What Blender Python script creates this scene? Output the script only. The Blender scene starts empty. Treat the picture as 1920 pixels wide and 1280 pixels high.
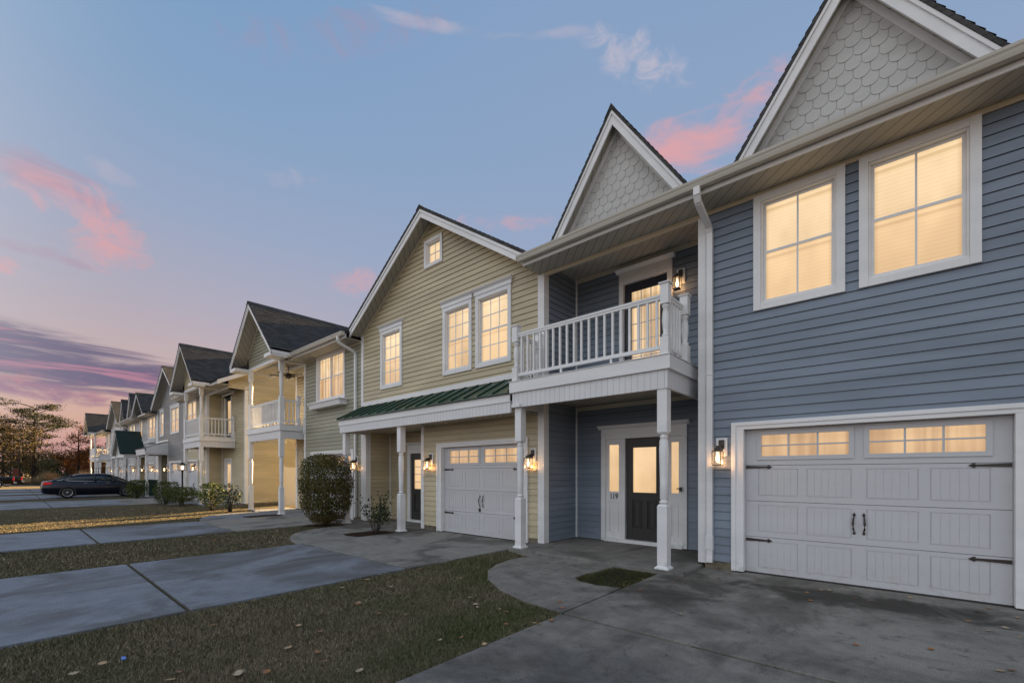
import bpy, bmesh, math, random
import numpy as np
from mathutils import Vector
R = random.Random(7)
sc = bpy.context.scene
col = sc.collection

# ------------------------------------------------------------------ camera
YAW = math.atan(730/831.)
cam_d = bpy.data.cameras.new('camera'); cam = bpy.data.objects.new('camera', cam_d); col.objects.link(cam)
cam.location = (0, 0, 1.48); cam.rotation_euler = (math.pi/2, 0, YAW)
cam_d.sensor_width = 36; cam_d.lens = 831/1920*36; cam_d.shift_y = 247/1920
cam_d.clip_end = 3000; cam_d.clip_start = .05
sc.camera = cam
SA, CA = math.sin(YAW), math.cos(YAW)
def P(px, d):            # point on the ground at depth d in the direction of a column of the photo
    u = (px-960)/831*d
    return CA*u-SA*d, SA*u+CA*d

# ------------------------------------------------------------------ light
sc.view_settings.view_transform = 'Standard'; sc.view_settings.look = 'None'
EV = 3.0; K = 2**-EV            # exposed long, as an evening picture is
sc.view_settings.exposure = EV; sc.view_settings.gamma = 1
SUN_EL = math.radians(14); SUN_AZ = math.atan(.24)      # low sun behind the houses
sd = bpy.data.lights.new('sun', 'SUN'); sd.energy = 5.0; sd.angle = math.radians(.6); sd.color = (1, .67, .32)
sun = bpy.data.objects.new('sun', sd); col.objects.link(sun)
tosun = Vector((-math.sin(SUN_AZ)*math.cos(SUN_EL), math.cos(SUN_AZ)*math.cos(SUN_EL), math.sin(SUN_EL)))
sun.rotation_euler = tosun.to_track_quat('Z', 'Y').to_euler()
sun.location = (-20, 60, 30)

class NT:
    """tiny node helper"""
    def __init__(s, tree): s.t = tree; s.n = tree.nodes; s.l = tree.links
    def add(s, typ, ins=None, **kw):
        n = s.n.new(typ)
        for k, v in kw.items(): setattr(n, k, v)
        for k, v in (ins or {}).items(): s.set(n, k, v)
        return n
    def set(s, n, k, v):
        i = n.inputs[k]
        if isinstance(v, bpy.types.NodeSocket): s.l.new(v, i)
        elif isinstance(v, bpy.types.Node): s.l.new(v.outputs[0], i)
        else:
            if isinstance(v, (tuple, list)) and i.type == 'RGBA' and len(v) == 3: v = (*v, 1)
            i.default_value = v
    def m(s, op, a, b=0., c=None, clamp=False):
        n = s.add('ShaderNodeMath', {0: a, 1: b}, operation=op, use_clamp=clamp)
        if c is not None: s.set(n, 2, c)
        return n.outputs[0]
    def mix(s, f, a, b, bt='MIX'):
        n = s.add('ShaderNodeMix', data_type='RGBA', blend_type=bt)
        s.set(n, 'Factor', f) if not isinstance(f, float) else setattr(n.inputs[0], 'default_value', f)
        for idx, v in ((6, a), (7, b)): s.set(n, idx, v)
        return n.outputs[2]
    def ramp(s, f, stops, interp='LINEAR'):
        n = s.add('ShaderNodeValToRGB', {0: f}); r = n.color_ramp; r.interpolation = interp
        while len(r.elements) < len(stops): r.elements.new(.5)
        for e, (p, c) in zip(r.elements, stops):
            e.position = p; e.color = (*c, 1) if isinstance(c, tuple) else (c, c, c, 1)
        return n.outputs[0]
    def mr(s, v, a, b, c=0., d=1., smooth=True):
        n = s.add('ShaderNodeMapRange', {0: v, 1: a, 2: b, 3: c, 4: d}, interpolation_type='SMOOTHSTEP' if smooth else 'LINEAR')
        return n.outputs[0]

def lin(r, g, b):
    f = lambda c: (c/255/12.92 if c/255 <= .04045 else ((c/255+.055)/1.055)**2.4)
    return (f(r), f(g), f(b))

# --- sky: evening gradient by true elevation, with cloud banks at fixed bearings
W = bpy.data.worlds.new('World'); sc.world = W; W.use_nodes = True
t = NT(W.node_tree); t.n.clear()
tc = t.add('ShaderNodeTexCoord'); sep = t.add('ShaderNodeSeparateXYZ', {0: tc.outputs['Generated']})
dx, dy, dz = sep.outputs
el = t.m('MULTIPLY', t.m('ARCSINE', dz), 180/math.pi)
az = t.m('MULTIPLY', t.m('ARCTAN2', t.m('MULTIPLY', dx, -1.), dy), 180/math.pi)    # 0 = +Y, + towards -X
def sky_dir(px, py):
    u = (px-960)/831; v = (887-py)/831
    x, y, z = CA*u-SA, SA*u+CA, v
    return math.degrees(math.atan2(-x, y)), math.degrees(math.asin(z/math.sqrt(x*x+y*y+z*z)))
base = t.ramp(t.m('DIVIDE', el, 60., clamp=True), [
    (0, lin(196, 136, 140)), (.03, lin(202, 146, 142)), (.085, lin(214, 170, 152)), (.16, lin(202, 176, 172)), (.28, lin(178, 172, 186)),
    (.42, lin(154, 168, 195)), (.58, lin(134, 163, 197)), (.78, lin(119, 156, 196)), (1, lin(108, 148, 192))])
# a little less warm away from the left end of the row
base = t.mix(t.mr(az, 30., 85., .45, 0.), base, lin(150, 166, 196))
cv = t.add('ShaderNodeCombineXYZ', {0: t.m('MULTIPLY', az, .07), 1: t.m('MULTIPLY', el, .26), 2: 0.})
n1 = t.add('ShaderNodeTexNoise', {'Vector': cv, 'Scale': 1.6, 'Detail': 7., 'Roughness': .58, 'Distortion': .5}).outputs[0]
cv2 = t.add('ShaderNodeCombineXYZ', {0: t.m('MULTIPLY', az, .10), 1: t.m('MULTIPLY', el, .16), 2: 3.})
n2 = t.add('ShaderNodeTexNoise', {'Vector': cv2, 'Scale': 2.6, 'Detail': 8., 'Roughness': .62, 'Distortion': 1.1}).outputs[0]
def blob(px, py, rx, ry, tilt, nz, lo, hi, amp):
    a0, e0 = sky_dir(px, py)
    ax, e1 = sky_dir(px+rx, py); a2, e2 = sky_dir(px, py-ry)
    ra = abs(ax-a0); re = abs(e2-e0)
    da = t.m('SUBTRACT', az, a0); de = t.m('SUBTRACT', el, e0)
    ct, st = math.cos(math.radians(tilt)), math.sin(math.radians(tilt))
    # tilt turns the long axis (positive: right end lower)
    p = t.m('ADD', t.m('MULTIPLY', da, ct), t.m('MULTIPLY', de, -st)); q = t.m('ADD', t.m('MULTIPLY', da, st), t.m('MULTIPLY', de, ct))
    r2 = t.m('ADD', t.m('POWER', t.m('ABSOLUTE', t.m('DIVIDE', p, ra)), 2.), t.m('POWER', t.m('ABSOLUTE', t.m('DIVIDE', q, re)), 2.))
    f = t.m('SUBTRACT', 1., r2)                       # 1 at the centre, 0 on the rim
    f = t.m('ADD', t.m('MULTIPLY', f, .55), t.m('MULTIPLY', t.m('SUBTRACT', nz, .5), 2.6))
    return t.m('MULTIPLY', t.mr(f, lo-.08, hi+.32), amp)
PINK = lin(220, 164, 168); MAUVE = lin(178, 140, 160); PURP = lin(106, 98, 128); WISP = lin(196, 184, 196)
skyc = base
for (px, py, rx, ry, tl, nz, lo, hi, amp, c) in [
    (1190, 110, 120, 55, -18, n2, .10, .75, .60, lin(214, 198, 204)), (1050, 62, 150, 16, 0, n1, .1, .7, .5, WISP), (770, 38, 130, 16, 0, n1, .1, .8, .6, WISP),
    (620, 70, 230, 60, 14, n2, .1, .9, .38, MAUVE), (560, 335, 70, 25, 10, n2, .2, .9, .35, WISP),
    (1300, 270, 160, 66, 0, n1, .05, .6, .92, PINK), (1400, 190, 130, 55, 12, n2, .1, .7, .6, PINK),
    (120, 355, 135, 50, -12, n1, .05, .75, .8, MAUVE), (115, 368, 125, 54, -12, n2, -.05, .75, .8, PINK), (205, 455, 84, 56, 6, n2, -.1, .6, .9, PINK),
    (60, 470, 120, 16, 0, n1, .1, .6, .6, MAUVE), (0, 495, 45, 22, 0, n2, .05, .5, .8, PINK), (180, 310, 90, 22, -8, n2, .1, .9, .35, WISP),
    (672, 530, 60, 26, 12, n2, .0, .6, .6, PINK), (960, 418, 120, 18, 0, n2, .05, .6, .4, PINK)]:
    skyc = t.mix(blob(px, py, rx, ry, tl, nz, lo, hi, amp), skyc, c)
cv3 = t.add('ShaderNodeCombineXYZ', {0: t.m('MULTIPLY', az, .035), 1: t.m('MULTIPLY', el, .42), 2: 9.})
n3 = t.add('ShaderNodeTexNoise', {'Vector': cv3, 'Scale': 2.2, 'Detail': 8., 'Roughness': .6, 'Distortion': .7}).outputs[0]
b1 = blob(60, 668, 330, 54, -5, n3, -.25, .05, .95)
skyc = t.mix(b1, skyc, t.mix(t.mr(n3, .50, .66), PURP, lin(176, 126, 148)))
b2 = blob(20, 722, 210, 26, -5, n2, -.05, .4, .9)
skyc = t.mix(b2, skyc, t.mix(t.mr(n1, .42, .6), lin(150, 112, 138), lin(192, 136, 144)))
skyc = t.mix(blob(120, 752, 150, 8, -2, n1, .1, .5, .5), skyc, lin(160, 122, 140))
# below the horizon: dull ground light
skyc = t.mix(t.mr(el, -1.5, -.2, 1., 0.), skyc, (.05, .05, .045))
# the sky opposite the afterglow, behind the photographer, is brighter
back = t.m('MULTIPLY', t.mr(dy, .15, -.75, 1., 2.45), K)
skyc = t.mix(t.m('MULTIPLY', t.mr(dy, .2, -.4, 0., .8), t.mr(el, -1., 0.)), skyc, (.40, .425, .44))
bg = t.add('ShaderNodeBackground', {'Color': skyc, 'Strength': back})
t.l.new(bg.outputs[0], t.add('ShaderNodeOutputWorld').inputs[0])

# ------------------------------------------------------------------ materials
MATS = {}
def mat(name, base=(.5, .5, .5), rough=.6, spec=.3, metal=0., build=None, emit=None, es=0.):
    m = bpy.data.materials.new(name); m.use_nodes = True; t = NT(m.node_tree)
    b = t.n['Principled BSDF']
    t.set(b, 'Base Color', base); t.set(b, 'Roughness', rough); t.set(b, 'Metallic', metal)
    b.inputs['Specular IOR Level'].default_value = spec
    if emit: t.set(b, 'Emission Color', emit); t.set(b, 'Emission Strength', es*K)
    if build: build(t, b)
    MATS[name] = m
    return m
def objc(t): return t.add('ShaderNodeTexCoord').outputs['Object']
def geo(t): return t.add('ShaderNodeNewGeometry').outputs['Position']
def noise(t, v, sc_, d=4., r=.55, dist=0.): return t.add('ShaderNodeTexNoise', {'Vector': v, 'Scale': sc_, 'Detail': d, 'Roughness': r, 'Distortion': dist}).outputs[0]
def scaled(t, v, s): return t.add('ShaderNodeMapping', {'Vector': v, 'Scale': s}).outputs[0]
def bump(t, b, h, s=.3, d=.01): t.set(b, 'Normal', t.add('ShaderNodeBump', {'Strength': s, 'Distance': d, 'Height': h}).outputs[0])
def grimy(c, amt=.16, sc_=1.3, grime=(.16, .14, .10)):
    """paint/vinyl with slight streaky unevenness and a little grime low down"""
    def f(t, b):
        p = geo(t)
        n = noise(t, scaled(t, p, (.35, .35, 2.2)), sc_, 5.)
        n3 = noise(t, p, 9., 4.)
        c1 = t.mix(t.mr(n, .35, .7), tuple(x*(1-amt) for x in c), tuple(min(1, x*(1+amt*.5)) for x in c))
        z = t.add('ShaderNodeSeparateXYZ', {0: p}).outputs[2]
        g = t.m('MULTIPLY', t.mr(z, .0, .4, .32, 0.), t.mr(n3, .45, .75))
        t.set(b, 'Base Color', t.mix(g, c1, grime))
        bump(t, b, noise(t, scaled(t, p, (3., 3., 40.)), 6., 3.), .06, .004)
    return f
def siding_mat(n, c): mat('lap shade '+n, tuple(x*.28 for x in c), .7, .1); return mat(n, c, .42, .35, build=grimy(c))  # darker siding copy: the shade under each lap, painted as colour
siding_mat('blue siding', (.195, .235, .292)); siding_mat('yellow siding', (.545, .465, .31)); siding_mat('sage siding', (.325, .315, .235))
siding_mat('beige siding', (.50, .43, .28)); siding_mat('grey siding', (.21, .205, .20)); siding_mat('pale siding', (.50, .50, .49))
mat('white trim', (.75, .75, .75), .38, .4, build=grimy((.75, .75, .75), .07))
mat('gutter vinyl', (.50, .47, .41), .4, .4, build=grimy((.50, .47, .41), .08))
mat('garage white', (.55, .55, .565), .45, .3, build=grimy((.55, .55, .565), .06, .8, (.3, .27, .22)))
mat('almond trim', (.62, .55, .42), .5, .3, build=grimy((.62, .55, .42), .08))
def grooved(c, pitch, dark=.45, width=.07):
    def f(t, b):
        s = t.add('ShaderNodeSeparateXYZ', {0: geo(t)})
        q = t.m('ADD', s.outputs[0], s.outputs[1])
        fr = t.m('FRACT', t.m('ADD', t.m('DIVIDE', q, pitch), 500.))
        g = t.m('SUBTRACT', 1., t.m('LESS_THAN', fr, width))
        n = noise(t, geo(t), 2., 4.)
        c1 = t.mix(t.mr(n, .3, .7), tuple(x*.92 for x in c), c)
        t.set(b, 'Base Color', t.mix(g, tuple(x*dark for x in c), c1)); bump(t, b, g, .6, .01)
    return f
mat('soffit', (.42, .40, .35), .55, .3, build=grooved((.42, .40, .35), .2, .3, .07))
mat('frieze board', (.70, .70, .71), .45, .35, build=grooved((.70, .70, .71), .105, .62, .07))
mat('scallop shingle', (.51, .505, .485), .5, .3, build=grimy((.51, .505, .485), .08, 3.))
def shingle(axis):
    def f(t, b):
        p = t.add('ShaderNodeSeparateXYZ', {0: geo(t)})
        v = t.add('ShaderNodeCombineXYZ', {0: p.outputs[axis], 1: t.m('MULTIPLY', p.outputs[2], 1.), 2: 0.})
        br = t.add('ShaderNodeTexBrick', {'Vector': v, 'Color1': (.030, .030, .031), 'Color2': (.075, .072, .068), 'Mortar': (.015, .015, .016), 'Scale': 1., 'Mortar Size': .006, 'Bias': -.1, 'Brick Width': .26, 'Row Height': .095})
        n = noise(t, geo(t), 60., 3.)
        c = t.mix(t.mr(n, .35, .75), br.outputs[0], (.10, .095, .09)); c = t.mix(.55, br.outputs[0], c)
        t.set(b, 'Base Color', c); bump(t, b, noise(t, geo(t), 140., 2.), .4, .004)
    return f
mat('shingle side', rough=.9, build=shingle(1)); mat('shingle front', rough=.9, build=shingle(0))
mat('green metal', (.018, .085, .045), .35, .5, build=lambda t, b: t.set(b, 'Base Color', t.mix(t.mr(noise(t, geo(t), 1.5), .3, .7), (.010, .042, .027), (.017, .062, .040))))
mat('dark green shingle', (.012, .03, .03), .85); mat('brown metal', (.045, .025, .022), .5)
mat('door charcoal', (.035, .034, .032), .4, .4, build=lambda t, b: bump(t, b, noise(t, scaled(t, geo(t), (40., 40., 3.)), 5.), .12, .003))
mat('door navy', (.012, .016, .028), .35, .5)
mat('iron', (.022, .019, .017), .45, .5); mat('bronze', (.03, .02, .015), .4, .6)
mat('dark gap', (.01, .01, .01), .9); mat('threshold', (.22, .20, .17), .6)
mat('seal', (.05, .05, .05), .8)
def pane(c, s, blind=.05, curt=0., top=True):
    def f(t, b):
        p = geo(t); sp = t.add('ShaderNodeSeparateXYZ', {0: p}); ge = t.add('ShaderNodeSeparateXYZ', {0: t.add('ShaderNodeTexCoord').outputs['Generated']})
        rnd = t.add('ShaderNodeObjectInfo').outputs['Random']
        fr = t.m('FRACT', t.m('DIVIDE', sp.outputs[2], blind))
        l = t.mr(t.m('ABSOLUTE', t.m('SUBTRACT', fr, .5)), .28, .5, 1., .92)
        n = t.mr(noise(t, scaled(t, p, (1., 1., .6)), 1.3, 3.), .3, .7, .86, 1.06)
        e = t.m('MULTIPLY', l, n)
        gx = ge.outputs[0]; gz = ge.outputs[2]
        e = t.m('MULTIPLY', e, t.mr(t.m('ABSOLUTE', t.m('SUBTRACT', gx, .5)), .43, .5, 1., .84))
        if top: e = t.m('MULTIPLY', e, t.m('SUBTRACT', 1., t.m('MULTIPLY', .14, t.m('MULTIPLY', t.mr(gz, .84, .86), t.mr(gz, .93, .915)))))
        e = t.m('MULTIPLY', e, t.mr(gz, 0., 1., .90, 1.02, False))
        if curt:
            w = noise(t, scaled(t, p, (7., 7., .25)), 1.6, 3.)
            e = t.m('MULTIPLY', e, t.mr(w, .35, .65, 1-curt, 1.08))
        e = t.m('MULTIPLY', e, t.mr(rnd, 0., 1., .88, 1.05, False))
        t.set(b, 'Emission Color', t.mix(t.m('MULTIPLY', t.m('SUBTRACT', 1., e), 1.2, clamp=True), c, (c[0]*.8, c[1]*.60, c[2]*.38)))
        t.set(b, 'Emission Strength', t.m('MULTIPLY', e, s*K))
    return f
G = dict(base=(.12, .10, .08), rough=.06, spec=.5)
mat('lit pane', build=pane((1., .735, .43), 1.04), **G)
mat('lit pane screened', build=pane((1., .67, .345), .90), **G)
mat('lit pane curtain', build=pane((1., .72, .42), .95, .05, .28), **G)
mat('lit pane curtain screened', build=pane((1., .62, .30), .74, .05, .30), **G)
mat('lit garage pane', build=pane((1., .64, .33), .76, .4, .16, False), **G)
mat('lit door pane', build=pane((1., .68, .37), .90, .035, 0., False), **G)
mat('dark pane', (.02, .025, .03), .05, .6)
def bulb(t, b): pass
mat('bulb', (1, 1, 1), .5, emit=(1, .62, .28), es=9.)
mat('bulb far', (1, 1, 1), .5, emit=(1, .55, .25), es=6.)
def lampglass(t, b):
    t.n.remove(b); out = t.n['Material Output']
    e = t.add('ShaderNodeEmission', {'Color': (1, .62, .30), 'Strength': .55*K}); tr = t.add('ShaderNodeBsdfTransparent'); gl = t.add('ShaderNodeBsdfGlossy', {'Roughness': .1})
    m1 = t.add('ShaderNodeMixShader', {0: .35, 1: tr.outputs[0], 2: e.outputs[0]}); m2 = t.add('ShaderNodeMixShader', {0: .1, 1: m1.outputs[0], 2: gl.outputs[0]})
    t.l.new(m2.outputs[0], out.inputs[0])
mat('lantern glass', build=lampglass)

# concrete: weathered, with mildew stains
def concrete(c0, c1, stain, sx, crack=False, pale=None, soot=.62, near=False):
    def f(t, b):
        p = geo(t)
        big = noise(t, scaled(t, p, (.55, .4, 1.)), sx, 7., .6, 1.4)
        mid = noise(t, p, 3.1, 6., .65); fine = noise(t, p, 85., 3., .6); grit = noise(t, p, 260., 2., .5)
        c = t.mix(t.mr(mid, .3, .7), c0, c1)
        if pale and not near: c = t.mix(t.mr(noise(t, scaled(t, p, (.8, .8, 1.)), .9, 5., .55, .6), .52, .66), c, pale)
        if near:
            q = t.add('ShaderNodeSeparateXYZ', {0: p}); nn = t.m('MULTIPLY', t.m('SUBTRACT', noise(t, p, 1.6, 7., .66, .6), .5), 3.2)
            def oval(cx, cy, rx, ry):
                a = t.m('POWER', t.m('ABSOLUTE', t.m('DIVIDE', t.m('SUBTRACT', q.outputs[0], cx), rx)), 2.); b_ = t.m('POWER', t.m('ABSOLUTE', t.m('DIVIDE', t.m('SUBTRACT', q.outputs[1], cy), ry)), 2.)
                return t.m('ADD', t.m('SUBTRACT', 1., t.m('ADD', a, b_)), nn)
            c = t.mix(t.mr(oval(-.1, 5.15, 1.15, .75), .1, .9, 0., .75), c, pale)
            c = t.mix(t.mr(oval(-.3, 6.55, 1.9, .55), .1, .9, 0., .9), c, (.035, .031, .026))
            c = t.mix(t.mr(oval(-2.2, 5.6, .75, 1.4), .1, .9, 0., .8), c, (.045, .041, .035))
            c = t.mix(t.mr(oval(-1.6, 2.4, 1.6, 1.5), .0, 1.2, 0., .7), c, (.07, .07, .072))
        c = t.mix(t.mr(big, .46, .64, 0., .5 if near else .92), c, stain)
        c = t.mix(t.mr(noise(t, p, 6., 6., .72, .9), .52, .75, 0., soot), c, (.035, .032, .027))
        st = noise(t, scaled(t, p, (3.5, .35, 1.)), 1.3, 5., .6)
        c = t.mix(t.mr(st, .56, .78, 0., .55), c, (.06, .056, .052))
        c = t.mix(t.mr(fine, .3, .62, .42, 0.), c, (.03, .028, .025))
        c = t.mix(t.mr(grit, .6, .74, 0., .38), c, (.42, .40, .37))
        if crack:
            s = t.add('ShaderNodeSeparateXYZ', {0: p})
            wv = noise(t, t.add('ShaderNodeCombineXYZ', {0: s.outputs[1], 1: 7.3, 2: 0.}).outputs[0], 1.4, 6., .65)
            d = t.m('ABSOLUTE', t.m('SUBTRACT', s.outputs[0], t.m('ADD', -8.05, t.m('MULTIPLY', wv, .55))))
            k = t.m('MULTIPLY', t.mr(d, .002, .016, .8, 0.), t.mr(noise(t, p, 1.1), .4, .55))
            c = t.mix(k, c, (.03, .028, .025))
        t.set(b, 'Base Color', c); t.set(b, 'Roughness', t.mr(big, .4, .7, .72, .92))
        bump(t, b, t.m('ADD', t.m('ADD', fine, grit), t.m('MULTIPLY', mid, .6)), .35, .006)
    return f
mat('concrete dark', rough=.8, spec=.25, build=concrete((.19, .177, .158), (.29, .27, .243), (.062, .056, .047), 1.35, False, (.34, .32, .285), .75, True))
mat('concrete', rough=.75, spec=.3, build=concrete((.19, .21, .25), (.26, .28, .32), (.125, .125, .13), .95, True, None, .35))
mat('concrete warm', rough=.78, spec=.28, build=concrete((.235, .225, .205), (.31, .295, .27), (.115, .108, .098), 1.2, False, None, .45))
mat('concrete porch', rough=.8, spec=.25, build=concrete((.19, .185, .17), (.25, .24, .22), (.10, .095, .085), 1.2))
mat('asphalt', rough=.85, build=lambda t, b: (t.set(b, 'Base Color', t.mix(t.mr(noise(t, geo(t), 90.), .3, .7), (.035, .035, .037), (.07, .07, .072))), None))
def groundm(t, b):
    p = geo(t)
    n = noise(t, p, .9, 6., .6); n2_ = noise(t, p, 34., 4., .7)
    c = t.mix(t.mr(n, .35, .68), (.155, .12, .078), (.11, .10, .05))
    c = t.mix(t.mr(noise(t, p, .23, 4.), .45, .7, 0., .8), c, (.155, .12, .06))
    c = t.mix(t.mr(n2_, .3, .7, .75, 0.), c, (.022, .018, .012))
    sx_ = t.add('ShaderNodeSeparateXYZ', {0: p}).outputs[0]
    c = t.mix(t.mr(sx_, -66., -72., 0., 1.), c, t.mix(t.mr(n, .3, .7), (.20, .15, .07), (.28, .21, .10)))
    t.set(b, 'Base Color', c); bump(t, b, n2_, .9, .03)
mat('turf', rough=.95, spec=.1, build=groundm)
def mulchm(t, b):
    v = t.add('ShaderNodeTexVoronoi', {'Vector': geo(t), 'Scale': 38.})
    t.set(b, 'Base Color', t.mix(t.mr(noise(t, geo(t), 25.), .3, .7), (.018, .011, .008), (.07, .04, .026))); bump(t, b, v.outputs[0], 1., .03)
mat('mulch', rough=.95, spec=.1, build=mulchm)
mat('moss', rough=.95, spec=.1, build=lambda t, b: (t.set(b, 'Base Color', t.mix(t.mr(noise(t, geo(t), 12., 5.), .4, .62), (.03, .022, .016), (.04, .052, .014))), bump(t, b, noise(t, geo(t), 60.), 1., .03)))
def vcol(t, b):
    a = t.add('ShaderNodeAttribute', attribute_name='Col').outputs[0]; t.set(b, 'Base Color', a)
    b.inputs['Subsurface Weight'].default_value = 0
def grassm(t, b):
    vcol(t, b)
    g_ = t.add('ShaderNodeNewGeometry').outputs['Normal']
    a = t.add('ShaderNodeVectorMath', {0: g_, 1: (.45, .45, .45)}, operation='MULTIPLY'); c = t.add('ShaderNodeVectorMath', {0: a.outputs[0], 1: (0, 0, 1)}, operation='ADD')
    t.set(b, 'Normal', t.add('ShaderNodeVectorMath', {0: c.outputs[0]}, operation='NORMALIZE').outputs[0])
mat('grass blades', rough=.9, spec=.05, build=grassm)
mat('leafy', rough=.75, spec=.12, build=vcol)
mat('bark', (.06, .05, .042), .9, build=lambda t, b: (t.set(b, 'Base Color', t.mix(noise(t, scaled(t, geo(t), (6., 6., 1.)), 4.), (.035, .028, .024), (.11, .095, .08))), None))
mat('far bark', (.025, .021, .02), .9)
mat('dry leaf', rough=.7, build=vcol)
mat('blue scrap', (.08, .20, .60), .4); mat('fence vinyl', (.62, .60, .60), .4)
mat('car paint', (.004, .007, .018), .22, .45, build=lambda t, b: setattr(b.inputs['Coat Weight'], 'default_value', .25))
mat('black paint', (.004, .004, .005), .25, .4); mat('car glass', (.02, .035, .045), .04, .8)
mat('tyre', (.012, .012, .013), .85); mat('alloy', (.55, .56, .58), .3, .5, .85)
mat('tail light', (.35, .01, .012), .2, .6, emit=(1, .03, .03), es=.25)
mat('chrome', (.6, .6, .62), .15, .5, .9); mat('bin plastic', (.01, .035, .03), .5)
mat('stone foundation', (.16, .14, .10), .9, build=lambda t, b: (t.set(b, 'Base Color', t.mix(t.mr(noise(t, geo(t), 6., 5.), .4, .7), (.19, .165, .12), (.06, .055, .035))), None))
mat('brick red', (.18, .06, .04), .85); mat('dry reed', rough=.9, build=vcol)

# ------------------------------------------------------------------ mesh helpers
OFF = {}
class MB:
    def __init__(s): s.v = []; s.f = []; s.mi = []; s.sm = []; s.cur = 0
    def add(s, vs, fs, smooth=False):
        o = len(s.v); s.v += [tuple(v) for v in vs]
        for f in fs: s.f.append(tuple(i+o for i in f)); s.mi.append(s.cur); s.sm.append(smooth)
        return s
    def box(s, x0, x1, y0, y1, z0, z1):
        if x0 > x1: x0, x1 = x1, x0
        if y0 > y1: y0, y1 = y1, y0
        return s.add([(x0,y0,z0),(x1,y0,z0),(x1,y1,z0),(x0,y1,z0),(x0,y0,z1),(x1,y0,z1),(x1,y1,z1),(x0,y1,z1)],
                     [(3,2,1,0),(4,5,6,7),(0,1,5,4),(1,2,6,5),(2,3,7,6),(3,0,4,7)])
    def prism(s, poly, a, axis='x', b=None):
        """poly in the plane across axis, pushed from a to b. axis x: (y,z); y: (x,z); z: (x,y)"""
        n = len(poly)
        f = {'x': lambda p, k: (k, p[0], p[1]), 'y': lambda p, k: (p[0], k, p[1]), 'z': lambda p, k: (p[0], p[1], k)}[axis]
        vs = [f(p, a) for p in poly]+[f(p, b) for p in poly]
        return s.add(vs, [tuple(range(n))[::-1], tuple(range(n, 2*n))]+[(i, (i+1) % n, n+(i+1) % n, n+i) for i in range(n)])
    def lathe(s, cx, cy, prof, seg=14, rot=0.):
        vs = []; fs = []
        for r, z in prof:
            for k in range(seg):
                a = 2*math.pi*k/seg+rot; vs.append((cx+r*math.cos(a), cy+r*math.sin(a), z))
        for i in range(len(prof)-1):
            for k in range(seg):
                fs.append((i*seg+k, i*seg+(k+1) % seg, (i+1)*seg+(k+1) % seg, (i+1)*seg+k))
        fs.append(tuple(range(seg))[::-1]); fs.append(tuple(range((len(prof)-1)*seg, len(prof)*seg)))
        return s.add(vs, fs, True)
    def tube(s, pts, rs, seg=8):
        vs = []; fs = []; n = len(pts)
        for i, p in enumerate(pts):
            p = Vector(p); a = Vector(pts[max(0, i-1)]); b = Vector(pts[min(n-1, i+1)]); d = (b-a).normalized()
            u = d.orthogonal().normalized() if abs(d.z) > .99 else d.cross(Vector((0, 0, 1))).normalized(); w = d.cross(u)
            r = rs[i] if isinstance(rs, (list, tuple)) else rs
            for k in range(seg):
                an = 2*math.pi*k/seg; vs.append(p+u*(r*math.cos(an))+w*(r*math.sin(an)))
        for i in range(n-1):
            for k in range(seg): fs.append((i*seg+k, i*seg+(k+1) % seg, (i+1)*seg+(k+1) % seg, (i+1)*seg+k))
        fs += [tuple(range(seg))[::-1], tuple(range((n-1)*seg, n*seg))]
        return s.add(vs, fs, True)
def link(name, me, parent=None, loc=(0, 0, 0)):
    o = bpy.data.objects.new(name, me); col.objects.link(o)
    if parent is not None: o.parent = parent; OFF[o.name] = OFF[parent.name]
    else: o.location = loc; OFF[o.name] = Vector(loc)
    return o
def part(name, mb, m, parent=None, loc=None, label=None, bevel=0., clip=None):
    off = OFF[parent.name] if parent is not None else Vector(loc or (0, 0, 0))
    me = bpy.data.meshes.new(name)
    me.from_pydata([(v[0]-off[0], v[1]-off[1], v[2]-off[2]) for v in mb.v], [], mb.f)
    for mm in (m if isinstance(m, (list, tuple)) else [m]): me.materials.append(MATS[mm])
    if isinstance(m, str) and m.endswith('siding') and 1 in mb.mi: me.materials.append(MATS['lap shade '+m])
    me.polygons.foreach_set('material_index', mb.mi); me.polygons.foreach_set('use_smooth', mb.sm)
    if clip:
        bm = bmesh.new(); bm.from_mesh(me)
        for co, no in clip:
            bmesh.ops.bisect_plane(bm, geom=bm.verts[:]+bm.edges[:]+bm.faces[:], plane_co=Vector(co)-off, plane_no=no, clear_outer=True)
        bm.to_mesh(me); bm.free()
    me.update()
    o = link(name, me, parent, tuple(off))
    if bevel:
        b = o.modifiers.new('bevel', 'BEVEL'); b.width = bevel; b.segments = 2; b.limit_method = 'ANGLE'; b.angle_limit = .6
    if label: o['label'] = label
    return o
def thing(name, label, cat, loc, group=None, rz=0.):
    o = bpy.data.objects.new(name, None); col.objects.link(o); o.location = loc; o.rotation_euler = (0, 0, rz)
    o.empty_display_size = .2; OFF[o.name] = Vector(loc)
    return tag(o, label, cat, group)
def tag(o, label=None, cat=None, group=None, kind=None):
    if label: o['label'] = label
    if cat: o['category'] = cat
    if group: o['group'] = group
    if kind: o['kind'] = kind
    return o
def struct(name, mb, m, label=None, loc=(0, 0, 0)):
    o = part(name, mb, m, None, loc); o['kind'] = 'structure'
    if label: o['label'] = label
    return o
def copy_thing(root, loc, label, rz=None, group=None):
    r = root.copy(); col.objects.link(r); r.location = loc
    if rz is not None: r.rotation_euler = (0, 0, rz)
    r['label'] = label
    if group: r['group'] = group
    for ch in list(root.children):
        c = ch.copy(); col.objects.link(c); c.parent = r
        for g in list(ch.children):
            d = g.copy(); col.objects.link(d); d.parent = c
    return r

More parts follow.
